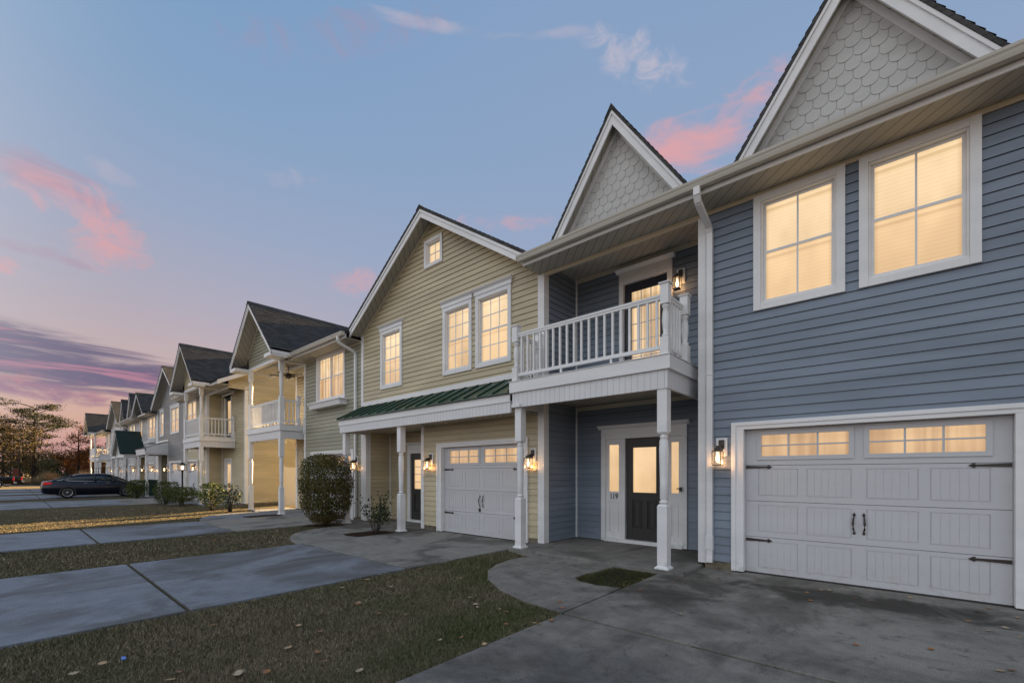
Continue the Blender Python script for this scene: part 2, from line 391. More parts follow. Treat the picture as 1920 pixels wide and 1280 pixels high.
# ------------------------------------------------------------------ house pieces
YF = 7.25            # face of the front walls
COURSE = .128
def siding(mb, face, at, u0, u1, z0, z1, holes=(), seams=True):
    """lapped courses on a wall; face '-y', '+x', '-x'; holes (u0,u1,z0,z1)"""
    if face == '-y': W_ = lambda u, n, z: (u, at-n, z)
    elif face == '+x': W_ = lambda u, n, z: (at+n, u, z)
    else: W_ = lambda u, n, z: (at-n, u, z)
    nrow = int(math.ceil((z1-z0)/COURSE)); last = None
    for i in range(nrow):
        a = z0+i*COURSE; b = min(z1, a+COURSE)
        cuts = sorted({a, b} | {z for h in holes for z in h[2:4] if a < z < b})
        sm = None
        if seams:
            while True:
                sm = R.uniform(u0-1.5, u1+1.5)
                if last is None or abs(sm-last) > .6: break
            last = sm
        for c, d in zip(cuts, cuts[1:]):
            if d-c < 1e-5: continue
            iv = [(u0, u1)]
            for h in holes:
                if h[2] < d-1e-5 and h[3] > c+1e-5:
                    nv = []
                    for p, q in iv:
                        if h[0] > p: nv.append((p, min(q, h[0])))
                        if h[1] < q: nv.append((max(p, h[1]), q))
                    iv = [x for x in nv if x[1]-x[0] > 1e-4]
            iv2 = []
            for p, q in iv:
                if sm is not None and p < sm < q: iv2 += [(p, sm, .0016), (sm, q, 0.)]
                else: iv2.append((p, q, 0.))
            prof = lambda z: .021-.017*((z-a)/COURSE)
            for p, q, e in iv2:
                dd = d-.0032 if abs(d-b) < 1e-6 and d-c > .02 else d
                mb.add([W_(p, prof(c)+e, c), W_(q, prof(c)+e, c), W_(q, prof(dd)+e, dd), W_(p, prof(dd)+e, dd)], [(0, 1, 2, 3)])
                mb.cur = 1  # lap underside and thin top strip take the painted shade colour
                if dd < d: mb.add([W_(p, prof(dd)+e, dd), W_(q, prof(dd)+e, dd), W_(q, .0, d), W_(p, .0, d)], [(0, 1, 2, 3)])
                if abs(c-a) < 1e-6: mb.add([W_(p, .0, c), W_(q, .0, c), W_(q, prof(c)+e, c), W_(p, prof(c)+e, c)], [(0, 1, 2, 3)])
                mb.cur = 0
                if e: mb.add([W_(q, prof(c)+e, c), W_(q, prof(d)+e, d), W_(q, prof(d), d), W_(q, prof(c), c)], [(0, 1, 2, 3)])
    return mb
def frame(mb, x0, x1, z0, z1, y0, y1, w, bottom=True, wt=None):
    wt = wt or w
    mb.box(x0, x0+w, y0, y1, z0, z1); mb.box(x1-w, x1, y0, y1, z0, z1)
    mb.box(x0+w, x1-w, y0, y1, z1-wt, z1)
    if bottom: mb.box(x0+w, x1-w, y0, y1, z0, z0+w)
    return mb
def window(root, x0, x1, z0, z1, cols=2, rows=1, Y=YF, header=False, up='lit pane', lo='lit pane screened', cw=.095, units=1, single=False, name='window'):
    """double-hung window: outer casing, sash frames, bars, two lit lights"""
    mb = MB(); frame(mb, x0, x1, z0, z1, Y-.045, Y+.09, cw)
    frame(mb, x0+cw-.0, x1-cw+.0, z0+cw, z1-cw, Y-.02, Y+.09, .022)
    if header:
        mb.box(x0-.03, x1+.03, Y-.06, Y, z1+.002, z1+.09)
        mb.prism([(Y-.06, z1+.09), (Y-.11, z1+.14), (Y-.11, z1+.155), (Y, z1+.155), (Y, z1+.09)], x0-.06, 'x', x1+.06)
    w = part(name, mb, 'white trim', root, bevel=.004)
    ix0, ix1, iz0, iz1 = x0+cw+.022, x1-cw-.022, z0+cw+.022, z1-cw-.022
    sash = MB(); bars = MB(); wu = (ix1-ix0)/units
    for k in range(units):
        a, b = ix0+k*wu, ix0+(k+1)*wu; m = (iz0+iz1)/2
        halves = [(iz0, iz1, .05)] if single else [(m-.018, iz1, .05), (iz0, m+.018, .032)]
        for i, (c, d, dy_) in enumerate(halves):
            frame(sash, a, b, c, d, Y+dy_-.012, Y+dy_+.012, .036)
            pn = MB().add([(a+.03, Y+dy_+.006, c+.03), (b-.03, Y+dy_+.006, c+.03), (b-.03, Y+dy_+.006, d-.03), (a+.03, Y+dy_+.006, d-.03)], [(0, 1, 2, 3)])
            part('pane', pn, up if i == 0 else lo, w)
            n = cols
            for j in range(1, n): xx = a+.036+(b-a-.072)*j/n; bars.box(xx-.011, xx+.011, Y+dy_-.004, Y+dy_+.004, c+.036, d-.036)
            for j in range(1, rows): zz = c+.036+(d-c-.072)*j/rows; bars.box(a+.036, b-.036, Y+dy_-.0035, Y+dy_+.0035, zz-.011, zz+.011)
        if k: sash.box(a-.025, a+.025, Y-.01, Y+.09, iz0, iz1)
    part('sash', sash, 'white trim', w); part('glazing_bars', bars, 'white trim', w)
    return w
def strap(root, x, z, d, Y):
    mb = MB(); L = .34
    P_ = [(x, z-.022), (x+d*L*.82, z-.012), (x+d*L*.84, z-.03), (x+d*L*.90, z-.022), (x+d*L, z), (x+d*L*.90, z+.022), (x+d*L*.84, z+.03), (x+d*L*.82, z+.012), (x, z+.022)]
    if d < 0: P_ = P_[::-1]
    mb.prism(P_, Y-.012, 'y', Y); mb.lathe(x+d*L*.87, Y-.012, [(.012, z-.01), (.012, z+.01)], 8)
    return part('strap_hinge', mb, 'bronze', root)
def pull(root, x, z, Y, flip=False):
    mb = MB(); h = .125
    s = -1 if flip else 1
    pts = [(x, Y-.01, z+h*.8), (x-s*.008, Y-.035, z+h*.5), (x-s*.010, Y-.045, z), (x-s*.008, Y-.035, z-h*.5), (x, Y-.01, z-h*.8)]
    mb.tube(pts, [.007, .011, .014, .011, .007], 8)
    for k in (1, -1):
        zz = z+k*h*.95
        mb.prism([(x-.02, zz), (x-.008, zz-.022), (x+.008, zz-.022), (x+.02, zz), (x+.008, zz+.014), (x, zz+.034*k if k > 0 else zz+.014), (x-.008, zz+.014)], Y-.008, 'y', Y)
    return part('pull_handle', mb, 'bronze', root)
def garage(root, x0, x1, ztop=2.13, Y=YF, detail=True, lockset=False):
    """panelled carriage-style door in a cased opening"""
    Yd = Y+.085; c = MB(); cw = .165
    c.box(x0-cw, x0, Y-.04, Y+.13, 0.02, ztop); c.box(x1, x1+cw, Y-.04, Y+.13, .02, ztop); c.box(x0-cw, x1+cw, Y-.04, Y+.13, ztop, ztop+.105)
    c.box(x0-cw-.004, x1+cw+.004, Y-.055, Y-.04, ztop+.055, ztop+.11)
    c.box(x0-cw-.004, x0-cw+.06, Y-.055, Y-.04, .02, ztop+.055); c.box(x1+cw-.06, x1+cw+.004, Y-.055, Y-.04, .02, ztop+.055)
    part('garage_casing', c, 'white trim', root, bevel=.004)
    mb = MB(); H = ztop-.02; sec = H/4; w = x1-x0
    gd = None; mg = .17; mid = .15
    pw = (w-2*mg-mid)/2            # half width carrying a window or two panels
    for k in range(4):
        a, b = .02+k*sec, .02+(k+1)*sec-.006
        if k < 3:
            # rails and stiles proud, panels sunk with vertical beads
            pn = []
            for h in range(2):
                hx = x0+mg+h*(pw+mid); g = .10
                pn += [(hx, hx+(pw-g)/2), (hx+(pw+g)/2, hx+pw)]
            za, zb = a+.075, b-.055
            mb.box(x0+.004, x1-.004, Yd, Yd+.04, a, za); mb.box(x0+.004, x1-.004, Yd, Yd+.04, zb, b)
            xs = [x0+.004]+[v for p in pn for v in p]+[x1-.004]
            for i in range(0, len(xs), 2): mb.box(xs[i], xs[i+1], Yd, Yd+.04, za, zb)
            for p, q in pn:
                mb.box(p, q, Yd+.008, Yd+.04, za, zb); mb.box(p+.010, q-.010, Yd+.003, Yd+.008, za+.010, zb-.010)
                nb = 6; bw = (q-p-.024)/nb
                for j in range(nb): mb.box(p+.012+j*bw+.0022, p+.012+(j+1)*bw-.0022, Yd-.000, Yd+.003, za+.014, zb-.016)
        else:
            wins = [(x0+mg+.03, x0+mg+pw-.02), (x1-mg-pw+.02, x1-mg-.03)]
            za, zb = a+.12, b-.075
            mb.box(x0+.004, x1-.004, Yd, Yd+.04, a, za); mb.box(x0+.004, x1-.004, Yd, Yd+.04, zb, b)
            xs = [x0+.004]+[v for p in wins for v in p]+[x1-.004]
            for i in range(0, len(xs), 2): mb.box(xs[i], xs[i+1], Yd, Yd+.04, za, zb)
    gd = part('garage_door', mb, 'garage white', root)
    for p, q in wins:
        f = MB(); frame(f, p-.045, q+.045, za-.045, zb+.045, Yd-.014, Yd+.02, .055)
        for j in (1, 2): xx = p+.01+(q-p-.02)*j/3; f.box(xx-.011, xx+.011, Yd-.006, Yd+.006, za+.01, zb-.01)
        f.box(p+.01, q-.01, Yd-.0055, Yd+.0055, (za+zb)/2-.010, (za+zb)/2+.010)
        part('window_frame', f, 'garage white', gd)
        part('pane', MB().add([(p, Yd+.012, za), (q, Yd+.012, za), (q, Yd+.012, zb), (p, Yd+.012, zb)], [(0, 1, 2, 3)]), 'lit garage pane', gd)
    part('bottom_seal', MB().box(x0+.006, x1-.006, Yd-.004, Yd+.03, .002, .02), 'seal', gd)
    part('top_gap', MB().box(x0+.002, x1-.002, Yd+.04, Yd+.07, .01, ztop-.002), 'dark gap', gd)
    for z in (.02+sec+.0, .02+3*sec-.0):
        strap(gd, x0+.01, z-.05 if z < 1 else z+.0-.03, 1, Yd); strap(gd, x1-.01, z-.05 if z < 1 else z-.03, -1, Yd)
    pull(gd, (x0+x1)/2-.05, .82, Yd); pull(gd, (x0+x1)/2+.05, .82, Yd, True)
    if lockset: part('lock_box', MB().box((x0+x1)/2-.075, (x0+x1)/2-.03, Yd-.03, Yd, .58, .66), 'iron', gd, bevel=.005)
    return gd
def turned_post(root, cx, cy, z0, z1, a=.075, zl=None, zu=None, foot=True, name='post'):
    mb = MB(); zl = zl or z0+(z1-z0)*.36; zu = zu or z0+(z1-z0)*.75
    def sq(h, za, zb, n=None):
        mb.add([(cx-h, cy-h, za), (cx+h, cy-h, za), (cx+h, cy+h, za), (cx-h, cy+h, za), (cx-(n or h), cy-(n or h), zb), (cx+(n or h), cy-(n or h), zb), (cx+(n or h), cy+(n or h), zb), (cx-(n or h), cy+(n or h), zb)],
               [(3, 2, 1, 0), (4, 5, 6, 7), (0, 1, 5, 4), (1, 2, 6, 5), (2, 3, 7, 6), (3, 0, 4, 7)])
    if foot: sq(a+.03, z0, z0+.02); sq(a+.03, z0+.02, z0+.045, a+.002)
    sq(a, z0+(.045 if foot else 0), zl-.03); sq(a, zl-.03, zl, a*.72)
    s = zu-zl; k = a/.075
    mb.lathe(cx, cy, [(.052*k, zl-.01), (.052*k, zl+.01), (.068*k, zl+.02), (.068*k, zl+.04), (.05*k, zl+.05), (.05*k, zl+.07), (.060*k, zl+.09),
                      (.058*k, zl+s*.3), (.066*k, zl+s*.62), (.070*k, zl+s*.78), (.064*k, zu-.10), (.05*k, zu-.06), (.06*k, zu-.05), (.06*k, zu-.03), (.05*k, zu-.02), (.05*k, zu+.01)], 16)
    sq(a*.72, zu, zu+.03, a); sq(a, zu+.03, z1)
    return part(name, mb, 'white trim', root)
def newel(root, cx, cy, z0, h=1.06, a=.062):
    mb = MB()
    mb.box(cx-a, cx+a, cy-a, cy+a, z0, z0+.27)
    mb.lathe(cx, cy, [(.045, z0+.27), (.055, z0+.29), (.055, z0+.31), (.036, z0+.33), (.044, z0+.40), (.055, z0+.52), (.05, z0+.62), (.036, z0+.70), (.055, z0+.72), (.055, z0+.74), (.045, z0+.76)], 14)
    mb.box(cx-a, cx+a, cy-a, cy+a, z0+.76, z0+h); mb.box(cx-a-.02, cx+a+.02, cy-a-.02, cy+a+.02, z0+h, z0+h+.018)
    return part('newel_post', mb, 'white trim', root)
def railing(root, p, q, z0, n, h=.92):
    """rail between two points along x or along y"""
    (xa, ya), (xb, yb) = p, q; mb = MB(); w = .03
    ax = abs(xa-xb) > abs(ya-yb)
    def bar(w_, za, zb):
        if ax: mb.box(xa, xb, ya-w_, ya+w_, za, zb)
        else: mb.box(xa-w_, xa+w_, ya, yb, za, zb)
    bar(.032, z0+h-.035, z0+h); bar(.022, z0+h-.075, z0+h-.035); r = part('railing', mb, 'white trim', root); mb = MB(); bar(.024, z0+.10, z0+.155); part('bottom_rail', mb, 'white trim', r)
    bl = MB()
    for i in range(n):
        f = (i+.5)/n; x = xa+(xb-xa)*f; y = ya+(yb-ya)*f
        bl.box(x-.017, x+.017, y-.017, y+.017, z0+.155, z0+h-.075)
    for f in (.35, .7):
        x = xa+(xb-xa)*f; y = ya+(yb-ya)*f; bl.box(x-.016, x+.016, y-.016, y+.016, z0, z0+.10)
    part('balusters', bl, 'white trim', r)
    return r
def deck(root, x0, x1, yf, yb, zt=3.25, zm=3.02, zb=2.74):
    """balcony platform with flat band above a beaded frieze"""
    f = MB().box(x0, x1, yf, yb, zm, zt-.012); f.box(x0-.015, x1+.015, yf-.015, yb, zt-.012, zt)
    part('deck_band', f, 'white trim', root, bevel=.004)
    g = MB(); g.box(x0+.05, x1-.05, yf+.04, yf+.09, zb, zm-.002); g.box(x0+.05, x0+.10, yf+.09, yb, zb, zm-.002); g.box(x1-.10, x1-.05, yf+.09, yb, zb, zm-.002)
    part('deck_frieze', g, 'frieze board', root)
    part('porch_ceiling', MB().box(x0+.10, x1-.10, yf+.09, yb, zm-.06, zm-.003), 'soffit', root)
def corner_board(root, x, z0, z1, w=.12, Y=YF, d=.03, side=None, name='corner_board'):
    mb = MB().box(x, x+w, Y-d, Y+.02, z0, z1)
    if side: mb.box(x+w-.02 if side > 0 else x-.01, x+w+.01 if side > 0 else x+.02, Y+.02, Y+w+.02, z0, z1)
    return part(name, mb, 'white trim', root, bevel=.004)
def gutter(root, x0, x1, yo, zt, caps=True):
    """K-profile gutter with its open top"""
    o = yo; P_ = [(o+.115, zt), (o+.115, zt-.11), (o+.03, zt-.11), (o+.018, zt-.075), (o+.012, zt-.05), (o, zt-.03), (o-.004, zt-.004), (o-.004, zt), (o+.012, zt), (o+.012, zt-.012),
                  (o+.012, zt-.03), (o+.03, zt-.07), (o+.04, zt-.10), (o+.105, zt-.10), (o+.105, zt)]
    mb = MB().prism(P_, x0, 'x', x1)
    if caps:
        for x in (x0, x1): mb.box(x-.003, x+.003, o-.002, o+.115, zt-.105, zt-.003)
    return part('gutter', mb, 'gutter vinyl', root)
def downspout(root, x, yg, zt, Y=YF, zb=.1, kick=True):
    mb = MB(); w = .045
    def seg(p, q):
        (ya, za), (yb, zb_) = p, q
        d = Vector((0, yb-ya, zb_-za)).normalized(); n = Vector((0, -d.z, d.y))*.032
        mb.prism([(ya+n.y, za+n.z), (ya-n.y, za-n.z), (yb-n.y, zb_-n.z), (yb+n.y, zb_+n.z)], x-w, 'x', x+w)
    pts = [(yg, zt), (yg, zt-.12), (yg+.05, zt-.2), (Y-.10, zt-.36), (Y-.05, zt-.44), (Y-.05, zb+.1), (Y-.06, zb)]
    for p, q in zip(pts, pts[1:]): seg(p, q)
    mb.box(x-w-.006, x+w+.006, Y-.09, Y-.012, 3.0, 3.02); mb.box(x-w-.006, x+w+.006, Y-.09, Y-.012, zb+.2, zb+.42)
    return part('downspout', mb, 'white trim', root, bevel=.004)
def lapped(mb, A, B, up, n, lift=.012):
    """shingle courses climbing from the edge A-B along 'up' (a vector) in n rows"""
    A, B, up = Vector(A), Vector(B), Vector(up); nrm = (B-A).cross(up).normalized()
    if nrm.z < 0: nrm = -nrm
    for i in range(n):
        a = A+up*(i/n); b = B+up*(i/n); c = B+up*((i+1)/n); d = A+up*((i+1)/n); l = nrm*lift
        mb.add([a, b, b+l, a+l, c, d], [(0, 1, 2, 3), (3, 2, 4, 5)])
        e = (A-B).normalized()*.001
    return mb
def gable_roof(root, xc, hw, ze, slope, yf, yb, wall_m, Ywall=None, wz0=None, whw=None, scallop=False, holes=(), fascia=.20, course=.16, board=True, returns=False, trim='white trim', roofm='shingle side', step=1.):
    """front-facing gable: two slopes, rake boards, soffit, gable wall"""
    zr = ze+hw*slope; th = .05; L = math.hypot(1, slope)
    rf = MB()
    for s in (-1, 1):
        e = (xc+s*(hw+.02), ze-.02*slope)
        n = max(3, int(hw*L/course))
        lapped(rf, (e[0], yf-.03, e[1]+.02), (e[0], yb, e[1]+.02), (-s*(hw+.02), 0, (hw+.02)*slope), n, .014*step)
        # slab under the shingles and its front edge
        poly = [(e[0], e[1]-th), (e[0], e[1]+.022), (xc, zr+.022), (xc, zr-th)]
        rf.prism(poly if s > 0 else poly[::-1], yf-.028, 'y', yb)
    # ridge cap
    rf.prism([(xc-.13, zr+.04-.13*slope), (xc, zr+.055), (xc+.13, zr+.04-.13*slope), (xc+.13, zr+.02-.13*slope), (xc, zr+.02), (xc-.13, zr+.02-.13*slope)], yf-.04, 'y', yb)
    part('roof', rf, roofm, root)
    fb = MB(); v = fascia*L
    for s in (-1, 1):
        e = xc+s*hw
        poly = [(e, ze-th-.002), (xc, zr-th-.002), (xc, zr-th-v), (e, ze-th-v)]
        fb.prism(poly if s < 0 else poly[::-1], yf, 'y', yf+.03)
        poly = [(e, ze-th-.002), (xc, zr-th-.002), (xc, zr-th-.07), (e, ze-th-.07)]
        fb.prism(poly if s < 0 else poly[::-1], yf-.02, 'y', yf)
    part('rake_board', fb, trim, root, bevel=.003)
    Yw = Ywall if Ywall is not None else yf+.3
    if Yw-yf > .05:
        so = MB()
        for s in (-1, 1):
            e = xc+s*hw; k = th+v*.55
            poly = [(e, ze-k), (xc, zr-k), (xc, zr-k-.015), (e, ze-k-.015)]
            so.prism(poly if s < 0 else poly[::-1], yf+.03, 'y', Yw)
        part('rake_soffit', so, 'soffit', root)
    k = th+v*.55+.015; z0 = wz0 if wz0 is not None else ze; wh = whw or hw
    # gable wall, clipped to the slopes
    cl = [((xc, Yw, zr-k), (slope, 0, 1)), ((xc, Yw, zr-k), (-slope, 0, 1))]
    zt = zr-k
    if scallop:
        mb = MB(); w = .172; rh = .15; r0 = 0; z = z0-.12; rw = 0
        mb.box(xc-wh, xc+wh, Yw, Yw+.02, z0, zt)
        while z < zt:
            half = (zt-z)/slope+.15; i = 0
            x = xc-wh-(w/2 if rw % 2 else 0)
            while x < xc+wh:
                if abs(x+w/2-xc) < half+w:
                    pts = [(x+.003, z+rh*1.6), (x+.003, z+w*.42)]
                    for j in range(1, 8): a = math.pi+math.pi*j/8; pts.append((x+w/2+(w/2-.003)*math.cos(a), z+w*.42+w*.42*math.sin(a)))
                    pts += [(x+w-.003, z+w*.42), (x+w-.003, z+rh*1.6)]
                    n = len(pts); y0, y1 = Yw-.019, Yw-.004
                    vs = [(p[0], y0+(p[1]-z)/(rh*1.6)*.011, p[1]) for p in pts]+[(p[0], y1, p[1]) for p in pts]
                    mb.add(vs, [tuple(range(n))]+[(q, n+q, n+(q+1) % n, (q+1) % n) for q in range(n)])
                x += w
            z += rh; rw += 1
        part('gable_shingles', mb, 'scallop shingle', root, clip=cl+[((0, 0, z0), (0, 0, -1))])
    else:
        mb = MB(); siding(mb, '-y', Yw, xc-wh, xc+wh, z0, zt, holes)
        part('gable_wall', mb, wall_m, root, clip=cl)
    if board:
        tb = MB()
        for s in (-1, 1):
            e = xc+s*min(wh, hw); ze_ = zr-min(wh, hw)*slope
            b = .075*L if scallop else .05*L
            poly = [(e, ze_-k), (xc, zr-k), (xc, zr-k-b), (e, ze_-k-b)]
            tb.prism(poly if s < 0 else poly[::-1], Yw-.04, 'y', Yw-.005)
        part('gable_trim', tb, 'white trim' if scallop else 'almond trim', root, clip=[((0, 0, z0), (0, 0, -1))])
    if returns:
        for s in (-1, 1):
            e = xc+s*hw; a, b = (e, e-s*.62)
            lo_, hi_ = min(a, b), max(a, b)
            part('eave_return', MB().box(lo_, hi_, yf+.002, Yw+.02, ze-th-v-.02, ze-th-v*.45), trim, root)
        rr = MB()
        for s in (-1, 1):
            e = xc+s*hw; a, b = (e-s*.02, e-s*.60); lo_, hi_ = min(a, b), max(a, b)
            rr.prism([(yf+.035, ze-th-v*.45), (Yw-.03, ze-th-v*.45+.2), (Yw-.03, ze-th-v*.45)], lo_, 'x', hi_)
        part('return_roof', rr, 'shingle front', root, clip=cl)
    return zr
def main_roof(root, x0, x1, yo=6.68, ze=5.72, yr=12.2, yb=17.6, slope=.5, soffit=True, fas=True, y_w=YF):
    zr = ze+slope*(yr-yo); rf = MB()
    n = int((yr-yo)*math.hypot(1, slope)/.16)
    lapped(rf, (x0, yo-.03, ze+.0), (x1, yo-.03, ze+.0), (0, yr-yo+.03, zr-ze), n)
    lapped(rf, (x0, yb, ze-(yb-2*yr+yo)*slope+.0), (x1, yb, ze-(yb-2*yr+yo)*slope), (0, yr-yb, zr-(ze-(yb-2*yr+yo)*slope)), n)
    zb = ze-(yb-2*yr+yo)*slope
    rf.prism([(yo, ze-.06), (yr, zr-.06), (yb, zb-.06), (yb, zb-.002), (yr, zr-.002), (yo, ze-.002)], x0, 'x', x1)
    part('roof', rf, 'shingle front', root)
    if fas: part('eave_fascia', MB().box(x0, x1, yo+.03, yo+.05, ze-.158, ze-.01), 'white trim', root)
    if soffit:
        part('eave_soffit', MB().box(x0, x1, yo+.05, y_w+.02, ze-.155, ze-.14), 'soffit', root)
    return zr
def shell(root, x0, x1, yb=17., z1=5.6, m='beige siding', ya=7.5, left=False, right=False):
    """back and party walls so the house is solid from behind"""
    mb = MB().box(x0+.02, x1-.02, yb-.1, yb, 0, z1)
    mb.box(x0+.02, x0+.1, ya+1.2, yb-.1, 0, z1); mb.box(x1-.1, x1-.02, ya+1.2, yb-.1, 0, z1)
    part('rear_wall', mb, m, root)
def flat_wall(root, mname, x0, x1, z0, z1, holes=(), Y=YF, name='wall', face='-y', at=None):
    mb = MB(); siding(mb, face, Y if at is None else at, x0, x1, z0, z1, holes)
    return part(name, mb, mname, root)
def footing(root, x0, x1, Y=YF, zt=.13):
    part('foundation', MB().box(x0, x1, Y-.008, Y+.12, -.1, zt-.001), 'stone foundation', root)
def panel_door(root, x0, x1, z0, z1, Y, m, glass, cols=3, rows=3, half=True, panels=True, name='entry_door'):
    """door leaf with lit glass and two sunk panels"""
    mb = MB(); st = .14; zt = z1-.17; zg = z0+(z1-z0)*(.46 if half else .12)
    mb.box(x0, x0+st, Y, Y+.045, z0, z1); mb.box(x1-st, x1, Y, Y+.045, z0, z1); mb.box(x0+st, x1-st, Y, Y+.045, zt, z1)
    if half:
        zp0, zp1 = z0+.24, zg-.15; xm = (x0+x1)/2
        mb.box(x0+st, x1-st, Y, Y+.045, z0, zp0); mb.box(x0+st, x1-st, Y, Y+.045, zp1, zg); mb.box(xm-.06, xm+.06, Y, Y+.045, zp0, zp1)
        for a, b in ((x0+st, xm-.06), (xm+.06, x1-st)):
            mb.box(a, b, Y+.02, Y+.045, zp0, zp1)
            frame(mb, a+.012, b-.012, zp0+.012, zp1-.012, Y+.006, Y+.02, .018); mb.box(a+.05, b-.05, Y+.008, Y+.02, zp0+.05, zp1-.05)
    else: mb.box(x0+st, x1-st, Y, Y+.045, z0, zg)
    d = part(name, mb, m, root, bevel=.003)
    f = MB(); frame(f, x0+st-.02, x1-st+.02, zg-.02, zt+.02, Y-.012, Y, .035); part('glass_frame', f, m, d)
    part('pane', MB().add([(x0+st, Y+.02, zg), (x1-st, Y+.02, zg), (x1-st, Y+.02, zt), (x0+st, Y+.02, zt)], [(0, 1, 2, 3)]), glass, d)
    if cols:
        b_ = MB()
        for j in range(1, cols): xx = x0+st+(x1-x0-2*st)*j/cols; b_.box(xx-.009, xx+.009, Y+.006, Y+.016, zg, zt)
        for j in range(1, rows): zz = zg+(zt-zg)*j/rows; b_.box(x0+st, x1-st, Y+.0065, Y+.0155, zz-.009, zz+.009)
        part('glazing_bars', b_, 'white trim', d)
    k = MB().lathe(x1-.07, Y-.04, [(.012, z0+.9), (.03, z0+.92), (.03, z0+.95), (.012, z0+.97)], 10); k.box(x1-.085, x1-.055, Y-.04, Y, z0+.925, z0+.945)
    part('door_handle', k, 'iron', d); part('deadbolt', MB().box(x1-.09, x1-.05, Y-.02, Y, z0+1.08, z0+1.14), 'iron', d)
    return d
def door_header(mb, x0, x1, z, Y, h=.16):
    mb.box(x0, x1, Y-.05, Y, z, z+h)
    mb.prism([(Y-.05, z+h), (Y-.12, z+h+.055), (Y-.12, z+h+.075), (Y, z+h+.075), (Y, z+h)], x0-.06, 'x', x1+.06)
def inner_corner(root, x, y, z0, z1):
    part('corner_bead', MB().box(x-.0, x+.03, y-.03, y+.0, z0, z1), 'white trim', root)

# lanterns: bracketed box lantern, one built, the others are copies
def lantern():
    r = thing('wall_lantern', 'lit black box lantern on blue siding beside the nearest garage door', 'lantern', (-2.07, YF-.02, 1.62), 'lit wall lanterns beside the garage doors')
    x, y, z = r.location
    part('mounting_block', MB().box(x-.055, x+.105, y-.025, y+.01, z+.14, z+.42), 'white trim', r, bevel=.004)
    b = MB().box(x-.01, x+.065, y-.06, y-.026, z+.25, z+.39); b.box(x-.02, x+.04, y-.15, y-.06, z+.27, z+.30)
    b.box(x-.035, x+.055, y-.185, y-.06, z+.225, z+.27); part('bracket', b, 'bronze', r, bevel=.004)
    c = MB(); a = .062; cx, cy = x+.0, y-.135
    c.box(cx-a, cx+a, cy-a, cy+a, z+.21, z+.226); c.box(cx-a, cx+a, cy-a, cy+a, z, z+.012)
    for sx in (-1, 1):
        for sy in (-1, 1): c.box(cx+sx*a-.005, cx+sx*a+.005, cy+sy*a-.005, cy+sy*a+.005, z+.012, z+.21)
    part('cage', c, 'bronze', r)
    g = MB(); g.add([(cx-a, cy-a, z+.012), (cx+a, cy-a, z+.012), (cx+a, cy+a, z+.012), (cx-a, cy+a, z+.012), (cx-a, cy-a, z+.21), (cx+a, cy-a, z+.21), (cx+a, cy+a, z+.21), (cx-a, cy+a, z+.21)],
                    [(0, 1, 5, 4), (1, 2, 6, 5), (2, 3, 7, 6), (3, 0, 4, 7)])
    part('glass', g, 'lantern glass', r)
    part('bulb', MB().lathe(cx, cy, [(.006, z+.05), (.02, z+.065), (.028, z+.10), (.022, z+.135), (.012, z+.16), (.012, z+.20)], 12), 'bulb', r)
    return r
LAMP0 = lantern()
def lamp_light(x, y, z, w=2.6):
    l = bpy.data.lights.new('lantern_glow', 'POINT'); l.energy = 2.4*w*K; l.color = (1, .52, .22); l.shadow_soft_size = .04
    o = bpy.data.objects.new('lantern_glow', l); col.objects.link(o); o.location = (x, y-.135, z+.035); return o
lamp_light(-2.07, YF-.02, 1.62)
def put_lamp(x, y, z, label, w=2.6, group='lit wall lanterns beside the garage doors'):
    copy_thing(LAMP0, (x, y, z), label, group=group); lamp_light(x, y, z, w)

# ------------------------------------------------------------------ ground
GZ = -.03
def rect_slab(x0, x1, y0, y1, zt=0., t=.12): return MB().box(x0, x1, y0, y1, zt-t, zt)
def poly_slab(poly, zt=0., t=.12): return MB().prism(poly, zt-t, 'z', zt)
g = MB()
NX, NY = 60, 60
gx = [-900+i*1500/NX for i in range(NX+1)]; gy = [-600+i*1500/NY for i in range(NY+1)]
g.add([(x, y, GZ) for y in gy for x in gx], [(j*(NX+1)+i, j*(NX+1)+i+1, (j+1)*(NX+1)+i+1, (j+1)*(NX+1)+i) for j in range(NY) for i in range(NX)])
struct('ground', g, 'turf')
struct('road', rect_slab(-110, 60, -19, -12.5, .0, .1), 'asphalt')
struct('kerb', rect_slab(-110, 60, -12.5, -12.3, .05, .2), 'concrete')
CONC = []      # footprints that carry no grass: boxes and polygons
def slabs(name, x0, x1, m, joints=(3.88, 1.28, -1.6, -4.6, -7.6, -10.2), y_end=-12.3, ytop=YF+.1):
    mb = MB(); ys = [ytop]+list(joints)+[y_end]
    for q_, (a, b) in enumerate(zip(ys, ys[1:])):
        mb.cur = 1 if (q_ == 0 and m == 'concrete') else 0
        mb.box(x0, x1, b+.026, a-.026, -.12, 0.)
    CONC.append((x0-.01, x1+.01, y_end, ytop))
    o = part(name, mb, [m, 'concrete warm'] if m == 'concrete' else m, None, ((x0+x1)/2, 2., 0.), bevel=.008); o['kind'] = 'structure'
    part('joint_bed', MB().box(x0+.02, x1-.02, y_end+.02, ytop-.02, -.12, -.085), 'dark gap', o)
    return o
